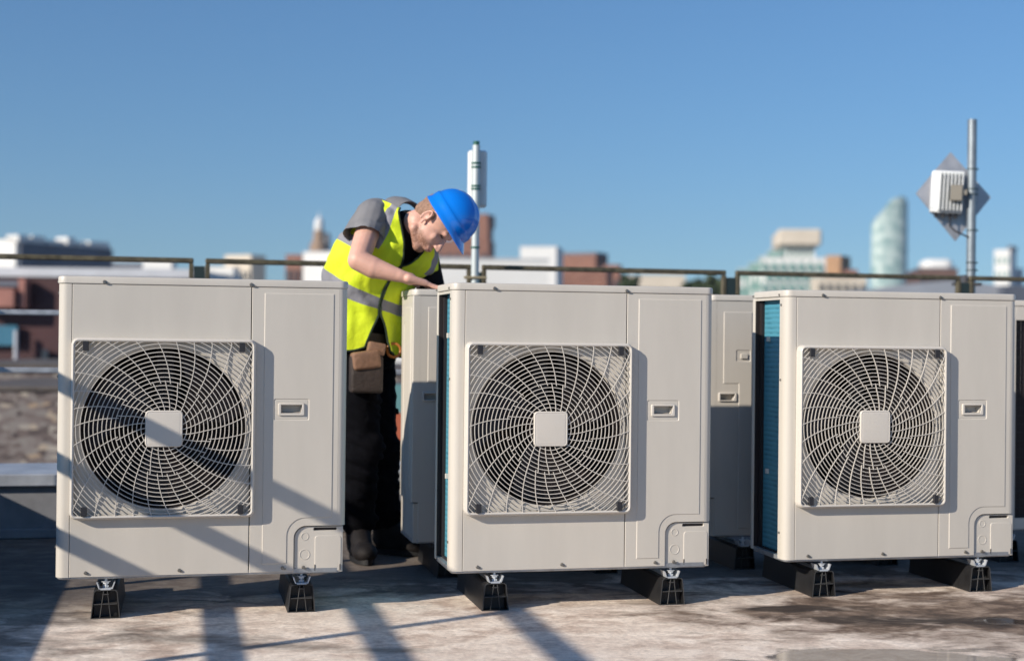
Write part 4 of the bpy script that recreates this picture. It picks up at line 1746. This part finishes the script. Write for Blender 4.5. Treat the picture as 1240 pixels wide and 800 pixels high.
for sc, h, in ((1.62, -.046), (1.46, -.016), (1.08, .026), (1.0, .032), (.96, .028), (.98, .0)):
    ring = []
    for k in range(41):
        a = R(22) + R(316) * k / 40
        flare = .012 * math.exp(-((min(a, 2 * PI - a) - R(25)) / .5) ** 2)
        ring.append(c1 + cf_ * math.cos(a) * (.072 * sc + flare) + cl * math.sin(a) * (.070 * sc) + cu * (h - .018 * math.cos(a) - .02 * max(0, math.cos(a)) ** 3))
    rings.append(ring)
loft(bm, rings, closed=False)
kid(finish(bm, 'shirt_collar', SHIRT, person, angle=60))

# trousers
tr = blob('trousers', [('e', pel - Z3 * .02, (Lp, Fp, Up), (.178, .138, .13)), ('c', hipR, knR, .098, .080), ('c', knR, anR + Z3 * .05, .080, .070), ('c', hipL, knL, .098, .082), ('c', knL, anL + Z3 * .05, .082, .072),
                       ('e', anR + Z3 * .07, (X3, Y3, Z3), (.082, .08, .05)), ('e', anL + Z3 * .07, (X3, Y3, Z3), (.085, .08, .05)), ('e', knR + Vector((.03, -.02, .02)), (X3, Y3, Z3), (.07, .07, .09)),
                       ('e', knL + Vector((.03, -.02, -.01)), (X3, Y3, Z3), (.07, .07, .09)), ('c', hipR + Vector((.06, -.06, -.05)), hipR + Vector((.05, -.05, -.2)), .05, .04)], TROUS, person, voxel=.008, smooth=4)
kid(tr)
for v in tr.data.vertices:
    n_ = noise.noise(v.co * 9) * .010 + abs(noise.noise(Vector((v.co.x * 9, v.co.y * 9, v.co.z * 24 + v.co.x * 12)))) * .022 - .006
    v.co += v.normal * n_
for an, to in ((anR, toR), (anL, toL)):
    sd = Z3.cross(to)
    bt = blob('boot', [('c', an + Z3 * .03, an - Z3 * .03, .056, .052), ('c', an - to * .03 - Z3 * .05, an + to * .10 - Z3 * .052, .044, .044), ('e', an + to * .135 - Z3 * .053, (to, sd, Z3), (.075, .052, .042)),
                       ('c', an + Z3 * .02, an + to * .09 - Z3 * .035, .048, .042)], BOOT, person, voxel=.005, smooth=3)
    kid(bt)
    bm = bmesh.new()
    sole = []
    for k in range(28):
        a = 2 * PI * k / 28
        x = math.cos(a) * .145 + .055
        wd = (.050 if math.cos(a) > -.2 else .043) * (1 - .12 * math.exp(-((x - .02) / .04) ** 2))
        sole.append(an + to * x + sd * math.sin(a) * wd)
    loft(bm, [[Vector((p.x, p.y, z)) for p in sole] for z in (.004, .026)])
    s_ = finish(bm, 'sole', BLACKP, bt)
    kid(s_)

# belt, pouch, tape holder
bm = bmesh.new()
bc = at(441, 408, 5.985)
bo = [[bc + Lp * math.sin(a) * (.164 + e) + Fp * math.cos(a) * (.132 + e) + Z3 * h for a in [2 * PI * k / 40 for k in range(40)]] for e, h in ((0, -.022), (.006, -.022), (.006, .022), (0, .022))]
loft(bm, bo + [bo[0]], cap0=False, cap1=False)
kid(finish(bm, 'belt', LEATHD, person))
pc_ = at(444, 446, 5.80)
pf = Vector((.25, -.97, 0)).normalized()
ps = Vector((.97, .25, 0))
pm = lambda ctr: Matrix.Translation(ctr) @ Matrix(((ps.x, pf.x * -1, 0), (ps.y, pf.y * -1, 0), (0, 0, 1))).to_4x4()
bm = bmesh.new()
box(bm, -.068, .064, -.035, .04, -.10, .055, .014, 0, pm(pc_), 3)
pouch = kid(finish(bm, 'tool_pouch', LEATHD, person))
bm = bmesh.new()
box(bm, -.058, .056, -.046, .03, -.002, .072, .012, 0, pm(pc_) @ Matrix.Rotation(R(-8), 4, 'Y'), 3)
box(bm, -.012, .058, -.030, .03, .062, .112, .008, 0, pm(pc_) @ Matrix.Rotation(R(10), 4, 'Y'), 2)
kid(finish(bm, 'pouch_flap', LEATH, pouch))
bm = bmesh.new()
q = at(477, 424, 5.86)
tube(bm, [q + X3 * .028 * math.cos(a) + Z3 * .028 * math.sin(a) for a in [2 * PI * k / 16 for k in range(17)]], .006, 8, cap=False)
kid(finish(bm, 'key_ring', mat('orange_ring', (.35, .12, .02), .5), person))

# vest
def yaw(deg):
    a = R(deg)
    return Vector((math.sin(a), math.cos(a), 0))


keys = [  # centre, half width, half depth, left vector, up vector
    (at(444, 426, 5.975), .165, .150, yaw(70), Vector((.12, -.03, 1))), (at(442, 380, 5.965), .172, .160, yaw(60) - Z3 * .20, Vector((.32, -.10, 1))), (at(440, 347, 5.94), .180, .165, yaw(48) - Z3 * .42, Vector((.48, -.14, 1))),
    (at(455, 320, 5.91), .192, .155, Vector((.64, .62, -.45)), Vector((.46, -.04, .9))),
    (at(476, 304, 5.885), .204, .146, Vector((.68, .52, -.52)), Uc), (at(485, 284, 5.868), .184, .128, Vector((.69, .50, -.52)), Uc), (at(483, 265, 5.855), .134, .128, Vector((.69, .5, -.5)), Uc), (at(485, 256, 5.842), .105, .105, Vector((.69, .5, -.48)), Uc)]
NS, NA = 72, 120


def cr(p0, p1, p2, p3, t):
    return .5 * ((2 * p1) + (p2 - p0) * t + (2 * p0 - 5 * p1 + 4 * p2 - p3) * t * t + (3 * p1 - p0 - 3 * p2 + p3) * t * t * t)


def sect(t):
    x = t * (len(keys) - 1)
    i = min(len(keys) - 2, int(x))
    f = x - i
    g = [keys[max(0, i - 1)], keys[i], keys[i + 1], keys[min(len(keys) - 1, i + 2)]]
    c, a, b_, l_, u_ = [cr(g[0][k], g[1][k], g[2][k], g[3][k], f) for k in range(5)]
    L, F_, U = ortho(l_, u_)
    return c, a, b_, L, F_, U


def gap(t):
    if t < .17:
        return .012 + .24 * (1 - t / .17) ** 1.1
    if t < .50:
        return .012
    return   .012 + .46 * min(1, (t - .50) / .40) ** .9


def vpoint(ph, t, off=0.0):
    d0 = min(ph, 2 * PI - ph)
    hem = .040 * math.exp(-((d0 - .1) / .38) ** 2) * (1 - min(1, t / .3))
    c, a, b_, L, F_, U = sect(min(1, t + hem))
    s_, co_ = math.sin(ph), math.cos(ph)
    e = .88
    sx = math.copysign(abs(s_) ** e, s_)
    cx = math.copysign(abs(co_) ** e, co_)
    low = max(0, 1 - t / .6)
    wr = .011 * low * math.sin(ph * 7 + 2.5 * math.sin(t * 9)) + .014 * abs(noise.noise(Vector((ph * 3.1 + t * 5, t * 7 - ph * 1.2, 7.7)))) + .016 * noise.noise(Vector((ph * 1.6, t * 3.4, 3.3))) + .007 * noise.noise(Vector((ph * 4, t * 12, 1.3)))
    wr *= min(1, (1 - t) * 6 + .2)
    return c + L * sx * (a + off + wr) + F_ * cx * (b_ + off + wr)


bm = bmesh.new()
uvl = bm.loops.layers.uv.new('UVMap')
grid = []
for i in range(NS + 1):
    t = i / NS
    g = gap(t)
    row = []
    for k in range(NA + 1):
        ph = g + (2 * PI - 2 * g) * k / NA
        row.append((bm.verts.new(vpoint(ph, t)), ph / (2 * PI), t))
    grid.append(row)
for i in range(NS):
    for k in range(NA):
        q = (grid[i][k], grid[i][k + 1], grid[i + 1][k + 1], grid[i + 1][k])
        f = bm.faces.new([a[0] for a in q])
        for lp, a in zip(f.loops, q):
            lp[uvl].uv = (a[1], a[2])
vest = finish(bm, 'hi_vis_vest', vest_material(), person, angle=180)
kid(vest)
sm = vest.modifiers.new('thick', 'SOLIDIFY')
sm.thickness = .004
bm = bmesh.new()
tube(bm, [vpoint(gap(i / NS), i / NS, .002) for i in range(NS + 1)], .0042, 6)
tube(bm, [vpoint(2 * PI - gap(i / NS), i / NS, .002) for i in range(NS + 1)], .0042, 6)
tube(bm, [vpoint(gap(0) + (2 * PI - 2 * gap(0)) * k / NA, 0, .001) for k in range(NA + 1)], .0042, 6)
kid(finish(bm, 'vest_binding', TRIM, vest))

# ------------------------------------------------------------------ air
HZ = bpy.data.materials.new('haze_air')
HZ.use_nodes = True
hn = HZ.node_tree
hn.nodes.remove(hn.nodes["Principled BSDF"])
pv = hn.nodes.new("ShaderNodeVolumePrincipled")
pv.inputs["Color"].default_value = (.80, .88, 1.0, 1)
pv.inputs["Density"].default_value = .00022
pv.inputs["Anisotropy"].default_value = .2
hn.links.new(pv.outputs[0], hn.nodes["Material Output"].inputs["Volume"])
bm = bmesh.new()
box(bm, -420, 420, -30, 820, -16, 70)
hz = finish(bm, 'haze', HZ)
hz['kind'] = 'stuff'

# ------------------------------------------------------------------ light
AZ = 52.0           # sun shines towards +X/+Y, this many degrees from +Y
EL = 25.0
d = Vector((math.sin(R(AZ)) * math.cos(R(EL)), math.cos(R(AZ)) * math.cos(R(EL)), -math.sin(R(EL))))
sun = bpy.data.lights.new('sun', 'SUN')
sun.energy = 4.7
sun.angle = R(.55)
sun.color = (1.0, .90, .77)
so = bpy.data.objects.new('sun', sun)
COL.objects.link(so)
so.rotation_euler = d.to_track_quat('-Z', 'Y').to_euler()
so.location = (-5, -5, 8)

w = bpy.data.worlds.new("World")
scene.world = w
w.use_nodes = True
nt = w.node_tree
bg = nt.nodes["Background"]
sky = nt.nodes.new("ShaderNodeTexSky")
sky.sky_type = 'NISHITA'
sky.sun_disc = False
sky.sun_elevation = R(EL)
sky.sun_rotation = R(AZ + 180)
sky.altitude = 0
sky.air_density = 1.3
sky.dust_density = 0.0
sky.ozone_density = 9.0
tcw = nt.nodes.new("ShaderNodeTexCoord")
mpw = nt.nodes.new("ShaderNodeMapping")
mpw.inputs["Location"].default_value = (0, 0, .05)
mpw.inputs["Scale"].default_value = (1, 1, .88)
nt.links.new(tcw.outputs["Generated"], mpw.inputs["Vector"])
nt.links.new(mpw.outputs["Vector"], sky.inputs["Vector"])
nt.links.new(sky.outputs[0], bg.inputs["Color"])
bg.inputs["Strength"].default_value = .092

# ------------------------------------------------------------------ camera
cam = bpy.data.cameras.new('camera')
co = bpy.data.objects.new('camera', cam)
COL.objects.link(co)
M = Matrix((C_RIGHT, C_UP, -C_FWD)).transposed().to_4x4()
M.translation = CAM
co.matrix_world = M
cam.sensor_width = 36
cam.lens = F_PX / 1240 * 36
cam.clip_start = .05
cam.clip_end = 20000
cam.dof.use_dof = True
cam.dof.focus_distance = 4.85
cam.dof.aperture_fstop = 1.8
scene.camera = co

scene.view_settings.view_transform = 'Standard'
scene.view_settings.look = 'None'
scene.view_settings.exposure = 0.25
scene.view_settings.gamma = 1.0
scene.view_settings.use_curve_mapping = False
scene.cycles.use_denoising = True
